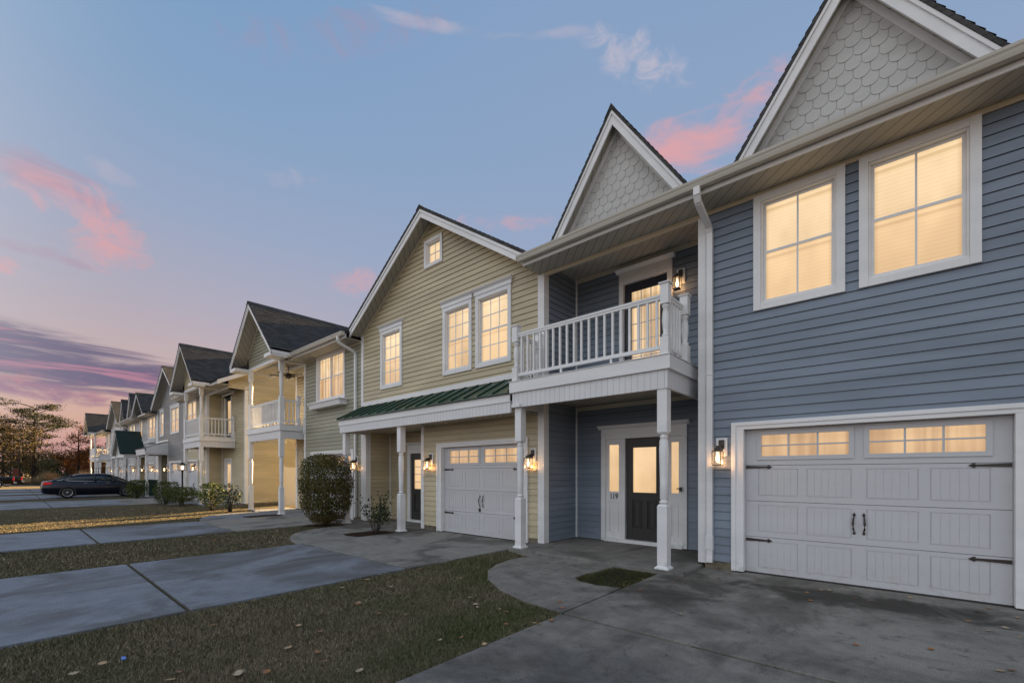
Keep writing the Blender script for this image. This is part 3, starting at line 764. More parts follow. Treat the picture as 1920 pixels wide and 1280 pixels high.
def walkway(ox, m, rm, dy=0.):
    """rounded path left of a driveway with a planting pocket cut out of it; ox = left edge of the driveway"""
    # outline relative to ox
    out = [(0, 3.90), (-.6, 3.98), (-1.15, 4.16), (-1.68, 4.47), (-2.05, 4.85), (-2.28, 5.3), (-2.36, 5.75), (-2.32, 6.2), (-2.75, 6.30), (-2.75, 6.42)]
    # pocket
    pk = [(-.02, 5.25), (-.35, 5.16), (-.62, 5.2), (-.78, 5.38), (-.80, 5.6), (-.72, 6.38), (-.02, 6.42)]
    o = [(ox+x, y+dy) for x, y in out]; k = [(ox+x, y+dy) for x, y in pk]
    A = o[:6]+[(ox-.62-.0, 5.2+dy), (ox-.35, 5.16+dy), (ox-.0, 5.25+dy)]
    # two pieces: below the pocket, and left of it
    A = [(ox-.026, 3.90+dy)]+o[1:6]+[(ox-.80, 5.32+dy), (ox-.62, 5.2+dy), (ox-.35, 5.16+dy), (ox-.026, 5.25+dy)]
    B = [o[5], o[6], o[7], o[8], o[9], (ox-.72, 6.42+dy), (ox-.80, 5.6+dy), (ox-.80, 5.34+dy)]
    B[0] = (o[5][0], o[5][1]+.012)
    s = part('walkway', MB().prism(A[::-1], -.12, 'z', 0.).prism(B[::-1], -.12, 'z', -.001), m, None, (ox-1.2, 5.+dy, 0), bevel=.006)
    s['kind'] = 'structure'
    CONC.append(o[:9]+[(ox-.0, 6.42+dy)])
    return k
def pocket(k, m, label, name='planting_bed'):
    mb = MB(); n = len(k); cx = sum(p[0] for p in k)/n; cy = sum(p[1] for p in k)/n
    vs = [(cx, cy, .0)]; fs = []
    for s_, z in ((.55, -.005), (1.0, -.03)):
        vs += [(cx+(x-cx)*s_, cy+(y-cy)*s_, z+R.uniform(0, .008)) for x, y in k]
    for i in range(n):
        j = (i+1) % n; fs += [(0, 1+i, 1+j), (1+i, 1+n+i, 1+n+j, 1+j)]
    mb.add(vs, fs, True); o = part(name, mb, m, None, (cx, cy, 0)); o['kind'] = 'structure'; o['label'] = label
slabs('driveway', -2.7, 2.2, 'concrete dark')
k1 = walkway(-2.7, 'concrete dark', None)
pocket(k1, 'moss', 'mossy planting bed beside the front step of the blue house')
def porch_slab(x0, x1, y0, y1, zt=.05, m='concrete porch'):
    o = part('porch_slab', MB().box(x0, x1, y0, y1, -.1, zt), m, None, ((x0+x1)/2, (y0+y1)/2, 0), bevel=.01); o['kind'] = 'structure'
    CONC.append((x0, x1, y0, y1))
porch_slab(-5.72, -2.35, 6.40, 8.5, .05)
slabs('driveway', -9.5, -5.80, 'concrete', (4.12, 1.3, -1.6, -4.6, -7.6, -10.2))
k2 = walkway(-9.5, 'concrete warm', None, .15)
pocket([(x-.15, y-.05) for x, y in k2], 'mulch', 'mulched planting bed with the small open shrub')
porch_slab(-12.6, -8.95, 6.58, 8.2, .012)
pocket([(-12.95+.75*math.cos(a), 6.0+.5*math.sin(a)) for a in [2*math.pi*i/12 for i in range(12)]], 'mulch', 'mulch bed under the tall clipped shrub')
slabs('driveway', -16.35, -12.85, 'concrete')
k3 = walkway(-16.35, 'concrete', None, .1)
pocket(k3, 'mulch', 'empty mulch bed by the corner balcony posts')
porch_slab(-20.0, -15.95, 6.5, 8.0, .01, 'concrete')
for i, (a, b) in enumerate([(-33.9, -27.6), (-43.8, -37.6), (-50.5, -46.6), (-57.6, -53.4), (-63.5, -60.0)]):
    slabs('driveway', a, b, 'concrete', ytop=6.95)
porch_slab(-28.0, -23.6, 5.95, 7.55, .02, 'concrete'); porch_slab(-38.2, -35.0, 5.3, 7.6, .02, 'concrete')
struct('walkway', poly_slab([(-28.0, 5.0), (-26.6, 5.2), (-26.2, 5.94), (-28.0, 5.94)]), 'concrete')
struct('field_track', rect_slab(-85, -73, -60, 60, -.01, .05), 'asphalt')

# ------------------------------------------------------------------ house 1: blue, recessed entry and balcony
def blue_house(name, label, x0, x1, rx0, rx1, m, mrec, dY=0., garage_x=(-1.76, .93), wins=((-1.63, -.55), (-.41, .68)), dorm=((-3.78, 1.32), (-.48, 1.36)), near=True, door_m='door charcoal', lamp=None):
    Y = YF+dY; Yb = 8.45+dY
    h = thing(name, label, 'house', ((x0+x1)/2, Y, 0))
    gx0, gx1 = garage_x
    holes = [(gx0-.1, gx1+.1, 0, 2.18)]+[(a+.05, b-.05, 3.9, 5.53) for a, b in wins]
    flat_wall(h, m, rx1+.12, x1, .13, 5.56, holes, Y)
    footing(h, rx1+.1, gx0-.16, Y); footing(h, gx1+.16, x1, Y)
    garage(h, gx0, gx1, Y=Y)
    for a, b in wins: window(h, a, b, 3.85, 5.52, 2, 1, Y=Y)
    corner_board(h, rx1, .08, 5.56, .12, Y, side=-1)
    part('frieze_trim', MB().box(rx1+.002, x1, Y-.035, Y-.016, 5.50, 5.563).box(rx0, rx1, Y-.03, Y+.02, 5.50, 5.70), 'almond trim', h)
    part('corner_board', MB().box(rx0-.13, rx0+.0, Y-.035, Y+.1, .05, 5.56).box(rx0-.0, rx0+.03, Y-.035, Y+.13, .05, 5.56), 'white trim', h)
    # recess, both floors
    w = MB(); siding(w, '-y', Yb, rx0, rx1, .06, 3.0, [(rx0+.66, rx1-.60, 0, 2.3)]); part('wall', w, mrec, h)
    w = MB(); siding(w, '-y', Yb, rx0, rx1, 3.26, 5.80, [(rx0+1.1, rx0+2.16, 3, 5.5)]); part('wall', w, mrec, h)
    flat_wall(h, mrec, Y+.1, Yb, .06, 2.95, (), face='+x', at=rx0); flat_wall(h, mrec, Y+.1, Yb, 3.26, 5.80, (), face='+x', at=rx0)
    flat_wall(h, mrec, Y+.1, Yb, .06, 2.95, (), face='-x', at=rx1); flat_wall(h, mrec, Y+.1, Yb, 3.26, 5.80, (), face='-x', at=rx1)
    inner_corner(h, rx0+.016, Yb-.016, .06, 2.95); inner_corner(h, rx0+.016, Yb-.016, 3.26, 5.79)
    part('recess_ceiling', MB().box(rx0, rx1, Y+.02, Yb, 5.80, 5.83), 'soffit', h)
    for z_ in (5.705, 2.86): part('ceiling_trim', MB().box(rx0+.02, rx1, Yb-.04, Yb-.018, z_, z_+.09), 'almond trim', h)
    # balcony
    b0, b1, yf = rx0-.18, rx1-.12, Y-.87
    deck(h, b0, b1, yf, Yb-.02, 3.24, 3.02, 2.74)
    turned_post(h, b0+.16, yf+.15, .05, 2.74); turned_post(h, b1-.14, yf+.13, .05, 2.74)
    part('post_block', MB().box(b0+.06, b0+.26, yf+.0, yf+.035, 2.74, 2.8), 'white trim', h)
    newel(h, b0+.10, yf+.10, 3.24); newel(h, b1-.10, yf+.10, 3.24); newel(h, b1-.06, Y-.10, 3.24); newel(h, b0+.10, Y-.10, 3.24)
    railing(h, (b0+.16, yf+.10), (b1-.16, yf+.10), 3.24, 19); railing(h, (b1-.10, yf+.16), (b1-.10, Y-.16), 3.24, 5); railing(h, (b0+.10, yf+.16), (b0+.10, Y-.16), 3.24, 5)
    # lower entry: door with sidelights
    a = rx0+.66; b = rx1-.60; zt = 2.2; c = MB()
    c.box(a, a+.10, Yb-.05, Yb+.1, .06, zt); c.box(b-.10, b, Yb-.05, Yb+.1, .06, zt); c.box(a, b, Yb-.045, Yb+.1, zt, zt+.06)
    door_header(c, a, b, zt+.06, Yb, .15)
    d0, d1 = a+.55, b-.47
    for x in (d0-.085, d1+.005): c.box(x, x+.08, Yb-.03, Yb+.1, .12, zt)
    c.box(a+.08, b-.08, Yb-.07, Yb+.1, .04, .12)
    part('door_casing', c, 'white trim', h, bevel=.004)
    dr = panel_door(h, d0, d1, .13, zt-.01, Yb+.03, door_m, 'lit door pane', 0)
    for i, (p, q) in enumerate(((a+.10, d0-.085), (d1+.085, b-.10))):
        s = MB(); s.box(p, p+.07, Yb+.0, Yb+.05, .12, zt); s.box(q-.07, q, Yb+.0, Yb+.05, .12, zt); s.box(p+.07, q-.07, Yb, Yb+.05, zt-.12, zt); s.box(p+.07, q-.07, Yb, Yb+.05, .12, .24)
        s.box(p+.07, q-.07, Yb, Yb+.05, .88, 1.10); s.box(p+.07, q-.07, Yb+.012, Yb+.05, .24, .88); frame(s, p+.08, q-.08, .25, .87, Yb+.003, Yb+.012, .015)
        sl = part('sidelight', s, 'white trim', h)
        part('pane', MB().add([(p+.06, Yb+.02, 1.1), (q-.06, Yb+.02, 1.1), (q-.06, Yb+.02, zt-.12), (p+.06, Yb+.02, zt-.12)], [(0, 1, 2, 3)]), 'lit door pane', sl)
        if near and i == 0:
            cu = bpy.data.curves.new('house_number', 'FONT'); cu.body = '119'; cu.size = .165; cu.extrude = .004; cu.align_x = 'CENTER'; cu.offset = .0015
            to = bpy.data.objects.new('tmp', cu); col.objects.link(to)
            dg = bpy.context.evaluated_depsgraph_get(); me = bpy.data.meshes.new_from_object(to.evaluated_get(dg)); bpy.data.objects.remove(to)
            off = OFF[sl.name]; me.materials.clear(); me.materials.append(MATS['iron'])
            for v in me.vertices:
                x, y, z = v.co; v.co = (x*.78+(p+q)/2-off.x, Yb-.006-z-off.y, y+.945-off.z)
            link('house_number', me, sl)
    # balcony door
    c = MB(); a, b = rx0+1.08, rx0+2.20; zt = 5.48
    frame(c, a, b, 3.25, zt, Yb-.05, Yb+.1, .10, False); door_header(c, a, b, zt, Yb, .14)
    part('door_casing', c, 'white trim', h, bevel=.004)
    panel_door(h, a+.105, b-.105, 3.27, zt-.105, Yb+.02, 'door navy', 'lit pane curtain', 3, 5, half=False)
    if near: inner = None
    main_roof(h, x0, x1, 6.68+dY, 5.72, 12.2+dY, 17.6+dY, y_w=Y)
    gutter(h, x0-.05, x1, 6.57+dY, 5.735)
    downspout(h, rx1+.185, 6.62+dY, 5.64, Y, .1)
    for xc, hw in dorm:
        gable_roof(h, xc, hw, 5.90, 1.47, 6.94+dY, 10.9+dY, None, 7.17+dY, 5.72, hw, scallop=True, fascia=.14, course=.13)
    shell(h, x0, x1, 17+dY, 5.6, m, Yb-.3)
    return h
h1 = blue_house('blue_house', 'large blue sided townhouse nearest the camera with white front balcony', -5.62, 4.6, -5.50, -2.42, 'blue siding', 'blue siding')
LAMP0.location = (-2.09, YF-.02, 1.60)
put_lamp(-3.16, 8.43, 4.93, 'lit black lantern on the upper wall beside the balcony door', 2.0, group='lit wall lanterns beside the garage doors')
part('doorbell_bracket', MB().box(-3.20, -3.12, 8.36, 8.38, 1.18, 1.2).box(-3.14, -3.10, 8.34, 8.38, 1.14, 1.22), 'iron', h1)

# ------------------------------------------------------------------ gable houses
def gable_house(name, label, x0, x1, m, dY=0., wins=(), attic=None, garage_x=None, recess=None, hw=3.5, porch=None, slope=.66, zr=8.17, yf=6.85, lockset=True, door_m='door charcoal', rec_m=None, trimbase=True, hdr=True, sides=True, up='lit pane', lo='lit pane screened', detail=True):
    Y = YF+dY; h = thing(name, label, 'house', ((x0+x1)/2, Y, 0)); xc = (x0+x1)/2
    holes = [(a+.05, b-.05, 3.97, 5.55) for a, b, u, n in wins]
    if attic: holes.append((attic[0]+.04, attic[1]-.04, attic[2]+.04, attic[3]-.04))
    if garage_x: holes.append((garage_x[0]-.1, garage_x[1]+.1, 0, 2.18)); garage(h, *garage_x, Y=Y, lockset=lockset)
    if recess: holes.append((recess[0], recess[1], 0, 2.8))
    gable_roof(h, xc, hw, zr-hw*slope, slope, yf+dY, 16.6+dY, m, Y, .13, (x1-x0)/2, holes=holes, fascia=.17)
    for a, b, u, n in wins: window(h, a, b, 3.92, 5.6, n, 2, Y=Y, header=hdr, units=u, up=up, lo=lo)
    if attic: window(h, *attic, 2, 2, Y=Y, cw=.085, single=True)
    if trimbase:
        if x1 < -6: corner_board(h, x1-.13, .05, 5.72, .13, Y)
        corner_board(h, x0, .05, 5.72, .13, Y)
    if recess:
        r0, r1 = recess; Yb = 8.1+dY; rm = rec_m or m
        w = MB(); siding(w, '-y', Yb, r0-.05, r1, .03, 2.8, [(r1-1.75, r1-.45, 0, 2.3)]); part('wall', w, rm, h)
        flat_wall(h, rm, Y+.1, Yb, .03, 2.8, (), face='+x', at=r0)
        flat_wall(h, rm, Y+.1, Yb, .03, 2.8, (), face='-x', at=r1)
        inner_corner(h, r0+.016, Yb-.016, .03, 2.75)
        part('corner_board', MB().box(r0, r0+.028, Y+.02, Y+.13, .03, 2.8), 'white trim', h)
        corner_board(h, r0-.13, .03, 2.8, .158, Y, .034); corner_board(h, r1, .03, 2.8, .12, Y, .034)
        c = MB(); a, b = r1-1.78, r1-.42; frame(c, a, b, .03, 2.22, Yb-.05, Yb+.08, .14, False); door_header(c, a, b, 2.22, Yb, .1)
        c.box(a, b, Yb-.08, Yb+.05, .02, .09); part('door_casing', c, 'white trim', h, bevel=.004)
        panel_door(h, a+.145, b-.145, .095, 2.07, Yb+.0, door_m, 'lit door pane', 2, 4)
        if garage_x: footing(h, r1+.12, garage_x[0]-.16, Y, .12); footing(h, garage_x[1]+.16, x1, Y, .12)
    if porch:
        p0, p1, py, rm, z = porch['x0'], porch['x1'], porch['y'], porch['m'], porch.get('z', 0)
        zb, zm, zt, zw = 2.66, 2.89, 3.02, 3.50
        g = MB(); g.box(p0+.03, p1, py+.02, py+.07, zb, zm); g.box(p0+.03, p0+.08, py+.07, Y, zb, zm)
        if porch.get('side'): g.box(p1-.05, p1-.002, py+.07, Y, zb, zm+.4)
        part('porch_frieze', g, 'frieze board', h)
        f = MB().box(p0, p1+.0, py, py+.02, zm-.02, zt).box(p0-.0, p0+.02, py+.02, Y, zm-.02, zt+.0); part('porch_fascia', f, 'white trim', h)
        part('porch_ceiling', MB().box(p0+.08, p1, py+.07, (8.1+dY if recess else Y), zb+.06, zb+.09), 'soffit', h)
        rf = MB(); rf.prism([(py-.05, zt-.0), (py-.05, zt+.025), (Y+.0, zw+.025), (Y+.0, zw)], p0-.03, 'x', p1)
        if rm == 'green metal':
            n = int((p1-p0)/.41)
            for i in range(n+1):
                x = p0-.025+i*(p1-p0)/n; x = min(x, p1-.02); rf.prism([(py-.05, zt+.025), (py-.05, zt+.062), (Y, zw+.062), (Y, zw+.025)], x, 'x', x+.022)
        rfo = part('porch_roof', rf, rm, h)
        for x in ((p0, p0+.02), (p1-.025, p1-.005)): part('porch_cheek', MB().prism([(py, zt-.02), (Y, zt-.02), (Y, zw-.002), (py, zt-.002)], x[0], 'x', x[1]), 'white trim', h)
        part('porch_flashing', MB().box(p0, p1, Y-.035, Y-.003, zw+.03, zw+.15), 'white trim', h)
        for px_ in porch['posts']: turned_post(h, px_, py+.15, .02, zb)
    shell(h, x0, x1, 16.4+dY, 5.5, m, 8.2+dY)
    return h
h2 = gable_house('yellow_house', 'pale yellow gabled townhouse with green metal porch roof', -12.56, -5.62, 'yellow siding',
    wins=[(-11.48, -10.41, 1, 3), (-8.66, -7.61, 1, 3), (-7.48, -6.37, 1, 3)], attic=(-9.41, -8.68, 6.82, 7.54), garage_x=(-8.72, -6.06), recess=(-12.30, -9.55),
    porch=dict(x0=-12.42, x1=-5.70, y=6.42, m='green metal', posts=(-12.25, -9.50)))
put_lamp(-9.14, YF-.02, 1.58, 'lit lantern on yellow siding left of the yellow house garage door', 3.0)
put_lamp(-5.78, YF-.02, 1.58, 'lit lantern on yellow siding behind the left blue balcony post', 3.0)

# ------------------------------------------------------------------ corner houses with a gabled balcony bay
def louver(h, x, z, Y, w=.34, hh=.44):
    mb = MB(); frame(mb, x-w/2, x+w/2, z-hh/2, z+hh/2, Y-.04, Y, .035)
    for i in range(7): zz = z-hh/2+.04+i*(hh-.07)/7; mb.prism([(Y-.035, zz), (Y-.005, zz+.05), (Y-.005, zz+.06), (Y-.035, zz+.012)], x-w/2+.03, 'x', x+w/2-.03)
    part('gable_vent', mb, 'white trim', h)
def bay_house(name, label, m, x0, x1, rec, bay, gab, dY, win, garage_x, Yb, open_left=True, mrec=None, fbox=None, solid_front=False, roof_y=12.2, door=None, mend=None):
    Y = YF+dY; h = thing(name, label, 'house', ((x0+x1)/2, Y, 0)); r0, r1 = rec; b0, b1 = bay; mrec = mrec or m; mend = mend or m
    w0, w1 = (r1, x1) if open_left else (x0, r0)
    holes = [(win[0]+.05, win[1]-.05, 4.0, 5.55), (garage_x[0]-.1, garage_x[1]+.1, 0, 2.18)]
    flat_wall(h, m, w0, w1, .13, 5.56, holes, Y)
    window(h, win[0], win[1], 3.94, 5.60-.02, 2, 1, Y=Y, units=2, cw=.08, up='lit pane curtain', lo='lit pane curtain screened')
    garage(h, *garage_x, Y=Y); footing(h, w0, garage_x[0]-.16, Y); footing(h, garage_x[1]+.16, w1, Y)
    part('frieze_trim', MB().box(w0, w1, Y-.035, Y-.016, 5.50, 5.563), 'almond trim', h)
    cb = (r1-.01) if open_left else (r0-.11)
    part('corner_board', MB().box(cb, cb+.12, Y-.03, Y+.1, .05, 5.56), 'white trim', h, bevel=.004)
    # recess walls (open to the side yard)
    dz = door or (r0+.5, r0+1.55)
    w = MB(); siding(w, '-y', Yb, r0, r1, .03, 5.75, [(dz[0], dz[1], z_-.1, z_+2.2) for z_ in (.03, 3.26)]); part('wall', w, mrec, h)
    for z0, z1 in ((.03, 2.95), (3.26, 5.6)):
        c = MB(); frame(c, dz[0]-.02, dz[1]+.02, z0, z0+2.22, Yb-.05, Yb+.08, .1, False)
        if z0 > 1: door_header(c, dz[0]-.02, dz[1]+.02, z0+2.12, Yb, .08)
        part('door_casing', c, 'white trim', h)
        panel_door(h, dz[0]+.085, dz[1]-.085, z0+.02, z0+2.11, Yb+.02, 'white trim' if z0 < 1 else 'door charcoal', 'lit door pane', 0, 0, half=False)
        if open_left: flat_wall(h, mrec, Y+.1, Yb, z0, z1, (), face='-x', at=r1)
        else: flat_wall(h, mrec, Y+.1, Yb, z0, z1, (), face='+x', at=r0); inner_corner(h, r0+.016, Yb-.016, z0, z1)
    xe = x0 if open_left else x1
    part('corner_board', MB().box(xe-.01 if open_left else xe-.15, xe+.15 if open_left else xe+.012, Yb-.03, Yb+.12, .03, 5.6), 'white trim', h, bevel=.004)
    # end wall up to the main slope
    ze, yo, yr, yb = 5.72, 6.68+dY, roof_y+dY, roof_y+4.8+dY
    e = MB(); siding(e, '-x' if open_left else '+x', xe, Yb+.12, yb-.5, .06, ze+.5*(yr-yo)-.1)
    siding(e, '-x' if open_left else '+x', xe, Y-.03, Yb+.12, 5.45, ze+.5*(yr-yo)-.1)
    part('foundation', MB().box(xe-.006, xe+.1, Yb, yb-.5, -.1, .07) if open_left else MB().box(xe-.1, xe+.006, Yb, yb-.5, -.1, .07), 'stone foundation', h)
    part('end_wall', e, mend, h, clip=[((0, yr, ze+.5*(yr-yo)-.16), (0, -.5, 1)), ((0, yr, ze+.5*(yr-yo)-.16), (0, .5, 1))])
    ex0, ex1 = (x0-.28, x1) if open_left else (x0, x1+.28)
    main_roof(h, ex0, ex1, yo, ze, yr, yb, y_w=Y)
    rk = MB(); xr = ex0 if open_left else ex1
    rk.prism([(yo+.02, ze-.2), (yo+.02, ze-.005), (yr, ze+.5*(yr-yo)-.005), (yb, ze+.5*(2*yr-yo-yb)-.005), (yb, ze+.5*(2*yr-yo-yb)-.2), (yr, ze+.5*(yr-yo)-.2)], xr-.02 if open_left else xr-.002, 'x', xr+.002 if open_left else xr+.02)
    part('rake_board', rk, 'white trim', h)
    part('rake_soffit', MB().prism([(yo+.06, ze-.15), (yo+.06, ze-.16), (yr, ze+.5*(yr-yo)-.16), (yb, ze+.5*(2*yr-yo-yb)-.16), (yb, ze+.5*(2*yr-yo-yb)-.15), (yr, ze+.5*(yr-yo)-.15)], min(xr, xe), 'x', max(xr, xe)), 'soffit', h)
    part('gable_beam', MB().box(min(r0, b0+.1), max(r1, b1-.1), Y-.02, Y+.02, 5.45, 5.6), 'white trim', h)
    # the bay
    xc, hw, bze, sl, zr_yf = gab; yf = zr_yf+dY; yp = 6.53+dY
    gable_roof(h, xc, hw, bze, sl, yf, roof_y-.8+dY, mend if False else m, yp-.05, 5.70, (b1-b0)/2-.08, fascia=.13, returns=True)
    bm_ = MB().box(b0+.06, b1-.06, yp-.07, yp+.07, 5.60, 5.70); part('bay_beam', bm_, 'white trim', h)
    part('bay_side_frieze', MB().box(b0+.05, b0+.12, yp+.07, Y+.0 if True else Yb, 5.52, 5.72).box(b1-.12, b1-.05, yp+.07, Y, 5.52, 5.72).box(b0+.12, b1-.12, Yb-.05, Yb-.02, 5.45, 5.6), 'frieze board', h)
    part('bay_ceiling', MB().box(b0+.05, b1-.05, yp+.07, Yb, 5.60, 5.63), 'soffit', h)
    eb = MB()
    for s in (-1, 1):
        e_ = xc+s*hw; eb.box(e_-.02, e_+.02, yf+.03, Y-.55, bze-.19, bze-.01)
    part('eave_fascia', eb, 'white trim', h)
    so = MB().box(b1-.06, xc+hw-.02, yf+.62, Y-.02, bze-.17, bze-.155).box(xc-hw+.02, b0+.06, yf+.62, Y-.02, bze-.17, bze-.155); part('eave_soffit', so, 'soffit', h)
    louver(h, xc, bze+sl*hw*.55, yp-.055)
    deck(h, b0, b1, yp-.11, Yb-.02, 3.25, 3.03, 2.74)
    for x in (b0+.15, b1-.15):
        turned_post(h, x, yp, .01, 2.74); turned_post(h, x, yp, 3.25, 5.60, zl=4.28, zu=5.18, foot=False)
    if solid_front: part('railing', MB().box(b0+.22, b1-.22, yp-.02, yp+.02, 3.36, 4.17), 'frieze board', h)
    else: railing(h, (b0+.22, yp), (b1-.22, yp), 3.25, int((b1-b0)/.145))
    ye = Yb-.06 if not open_left else Y-.12
    railing(h, (b1-.15, yp+.07), (b1-.15, ye), 3.25, max(4, int((ye-yp)/.14)))
    railing(h, (b0+.15, yp+.07), (b0+.15, Yb-.06), 3.25, max(4, int((Yb-yp)/.14)))
    newel(h, b1-.13, ye, 3.25)
    if open_left: part('wall_strip', MB().box(r1-.03, r1+.06, Y-.06, Y-.03, 2.95, 3.5), 'white trim', h)
    if fbox:
        f = MB(); a, b, z = fbox
        f.prism([(Y-.26, z), (Y-.30, z+.16), (Y, z+.16), (Y, z)], a+.02, 'x', b-.02); f.box(a-.03, b+.03, Y-.33, Y, z+.16, z+.2); part('flower_box', f, 'white trim', h, bevel=.004)
    gutter(h, (b1+.35) if open_left else x0, x1 if open_left else (b0-.35), 6.57+dY, 5.735)
    shell(h, x0, x1, yb-.5, 5.5, m, Yb)
    return h
h3 = bay_house('sage_house', 'sage green corner townhouse with gabled two-storey balcony bay and flower box', 'sage siding', -18.95, -12.56, (-18.95, -16.55), (-20.0, -16.68), (-18.35, 2.12, 5.80, .976, 5.95), 0.,
    (-15.56, -13.56), (-15.82, -13.16), 7.95, True, fbox=(-15.62, -13.42, 3.70), mrec='beige siding', door=(-17.9, -16.9))
downspout(h3, -12.86, 6.62, 5.64, YF, .1)
put_lamp(-12.84, YF-.02, 1.60, 'lit lantern half hidden behind the tall clipped shrub', 2.0)
def fan(x, y, z):
    r = thing('ceiling_fan', 'dark ceiling fan hanging under the sage house balcony roof', 'ceiling fan', (x, y, z))
    m = MB().lathe(x, y, [(.05, z-.01), (.06, z), (.02, z+.0), (.02, z-.0)], 10)
    m = MB().lathe(x, y, [(.012, z-.26), (.012, z-.03), (.06, z-.02), (.06, z)], 10); part('down_rod', m, 'iron', r)
    part('motor', MB().lathe(x, y, [(.04, z-.46), (.10, z-.44), (.13, z-.38), (.12, z-.32), (.05, z-.27), (.02, z-.26)], 16), 'iron', r)
    for k in range(5):
        a = 2*math.pi*k/5+.3; c_, s_ = math.cos(a), math.sin(a); b = MB()
        pt = lambda u, v, w: (x+u*c_-v*s_, y+u*s_+v*c_, z-.37+w)
        b.add([pt(.10, -.03, 0), pt(.2, -.06, -.01), pt(.62, -.075, -.012), pt(.66, -.05, -.01), pt(.66, .05, .012), pt(.62, .075, .016), pt(.2, .06, .01), pt(.10, .03, .002)]+
              [pt(.10, -.03, .008), pt(.2, -.06, -.002), pt(.62, -.075, -.004), pt(.66, -.05, -.002), pt(.66, .05, .02), pt(.62, .075, .024), pt(.2, .06, .018), pt(.10, .03, .01)],
              [tuple(range(8))[::-1], tuple(range(8, 16))]+[(i, (i+1) % 8, 8+(i+1) % 8, 8+i) for i in range(8)])
        part('blade', b, 'iron', r)
fan(-17.75, 7.15, 5.6)

# fence panel closing part of the side yard
f = thing('vinyl_fence', 'white vinyl privacy fence panel in the side yard between the rows', 'fence', (-20.45, 8.9, 0))
part('panel', MB().box(-20.47, -20.43, 8.05, 9.55, .06, 1.74), 'fence vinyl', f)
for z_ in (1.50, .10): part('rail', MB().box(-20.485, -20.415, 8.05, 9.55, z_, z_+.15), 'fence vinyl', f)
for y_ in (8.0, 9.6): part('fence_post', MB().box(-20.51, -20.39, y_-.06, y_+.06, 0, 1.80).box(-20.525, -20.375, y_-.075, y_+.075, 1.80, 1.83), 'fence vinyl', f)

# ------------------------------------------------------------------ second row, further along
dB = -.45
h4 = bay_house('beige_house', 'beige corner townhouse of the second row, bare side wall facing the gap', 'beige siding', -31.3, -23.5, (-26.95, -23.5), (-27.85, -24.85), (-26.35, 2.1, 5.76, .95, 5.98), dB,
    (-30.9, -28.7), (-30.75, -28.6), 7.5, False, solid_front=False, roof_y=12.)
h5 = gable_house('grey_house', 'dark grey gabled townhouse with a brown shed porch roof', -38.2, -31.3, 'grey siding', dB, wins=[(-37.5, -36.35, 1, 2), (-34.6, -32.4, 2, 2)],
    garage_x=(-34.7, -32.05), recess=(-37.95, -35.35), porch=dict(x0=-38.1, x1=-35.2, y=5.6, m='brown metal', posts=(-37.85, -35.4), side=True), up='lit pane curtain', lo='lit pane curtain screened', lockset=False, rec_m='sage siding')
# pale house with a low gable and a green gabled porch
def pale_house():
    x0, x1 = -45.1, -38.2; Y = YF+dB; h = thing('pale_house', 'pale townhouse with dark green gabled porch in the second row', 'house', ((x0+x1)/2, Y, 0))
    wins = [(-41.4, -38.8, 2), (-44.5, -43.3, 1)]
    flat_wall(h, 'pale siding', x0, x1, .13, 5.56, [(a+.05, b-.05, 3.97, 5.53) for a, b, u in wins]+[(-42.05, -39.15, 0, 2.18), (-44.9, -42.6, 0, 2.8)], Y)
    for a, b, u in wins: window(h, a, b, 3.92, 5.56, 2, 2, Y=Y, units=u, up='lit pane curtain', lo='lit pane curtain screened')
    garage(h, -41.95, -39.25, Y=Y); main_roof(h, x0, x1, 6.68+dB, 5.72, 12.2+dB, 17+dB, y_w=Y); gutter(h, x0, -42.3, 6.57+dB, 5.735)
    gable_roof(h, -40.25, 2.0, 5.66, .72, 6.4+dB, 11+dB, 'pale siding', Y-.04, 5.5, 2.0, fascia=.15)
    corner_board(h, x1-.45, .05, 5.56, .44, Y)
    flat_wall(h, 'beige siding', -44.9, -42.6, .03, 2.8, [(-43.9, -42.9, 0, 2.1)], Y+.85); flat_wall(h, 'beige siding', Y, Y+.85, .03, 2.8, (), face='+x', at=-44.9)
    panel_door(h, -43.9, -42.95, .05, 2.08, Y+.86, 'white trim', 'lit door pane', 2, 3)
    p0, p1, py = -46.0, -42.55, 5.55
    gable_roof(h, (p0+p1)/2, (p1-p0)/2+.25, 2.98, .85, py-.2, Y, 'pale siding', py+.05, 2.9, (p1-p0)/2, fascia=.13, roofm='dark green shingle')
    part('porch_frieze', MB().box(p0, p1, py+.05, py+.12, 2.68, 2.9).box(p1-.07, p1, py+.12, Y, 2.68, 2.9), 'white trim', h)
    part('porch_ceiling', MB().box(p0+.05, p1-.07, py+.12, Y+.8, 2.74, 2.76), 'soffit', h)
    for x in (p0+.12, p1-.14): turned_post(h, x, py+.12, .0, 2.68)
    f = MB().prism([(Y-.26, 3.62), (Y-.30, 3.8), (Y, 3.8), (Y, 3.62)], -41.4, 'x', -39.0); part('flower_box', f, 'white trim', h)
    shell(h, x0, x1, 16.4+dB, 5.5, 'pale siding', 8.2); return h
pale_house()
blue_house('slate_house', 'pale townhouse with twin dormer gables over a slate blue recess', -52.0, -45.1, -51.9, -49.4, 'pale siding', 'blue siding', dB, (-48.9, -46.2), ((-49.0, -47.7), (-47.55, -46.3)), ((-50.5, 1.3), (-46.75, 1.36)), near=False)
gable_house('cream_house', 'tall pale gabled townhouse next to the far end balcony', -58.7, -52.0, 'pale siding', dB, wins=[(-56.2, -53.6, 2, 2), (-58.3, -57.3, 1, 2)], garage_x=(-56.1, -53.4), recess=(-58.5, -57.0), hw=3.35,
    porch=dict(x0=-58.6, x1=-56.4, y=5.6, m='brown metal', posts=(-58.4, -56.6), side=True), lockset=False, up='lit pane curtain', lo='lit pane curtain screened')
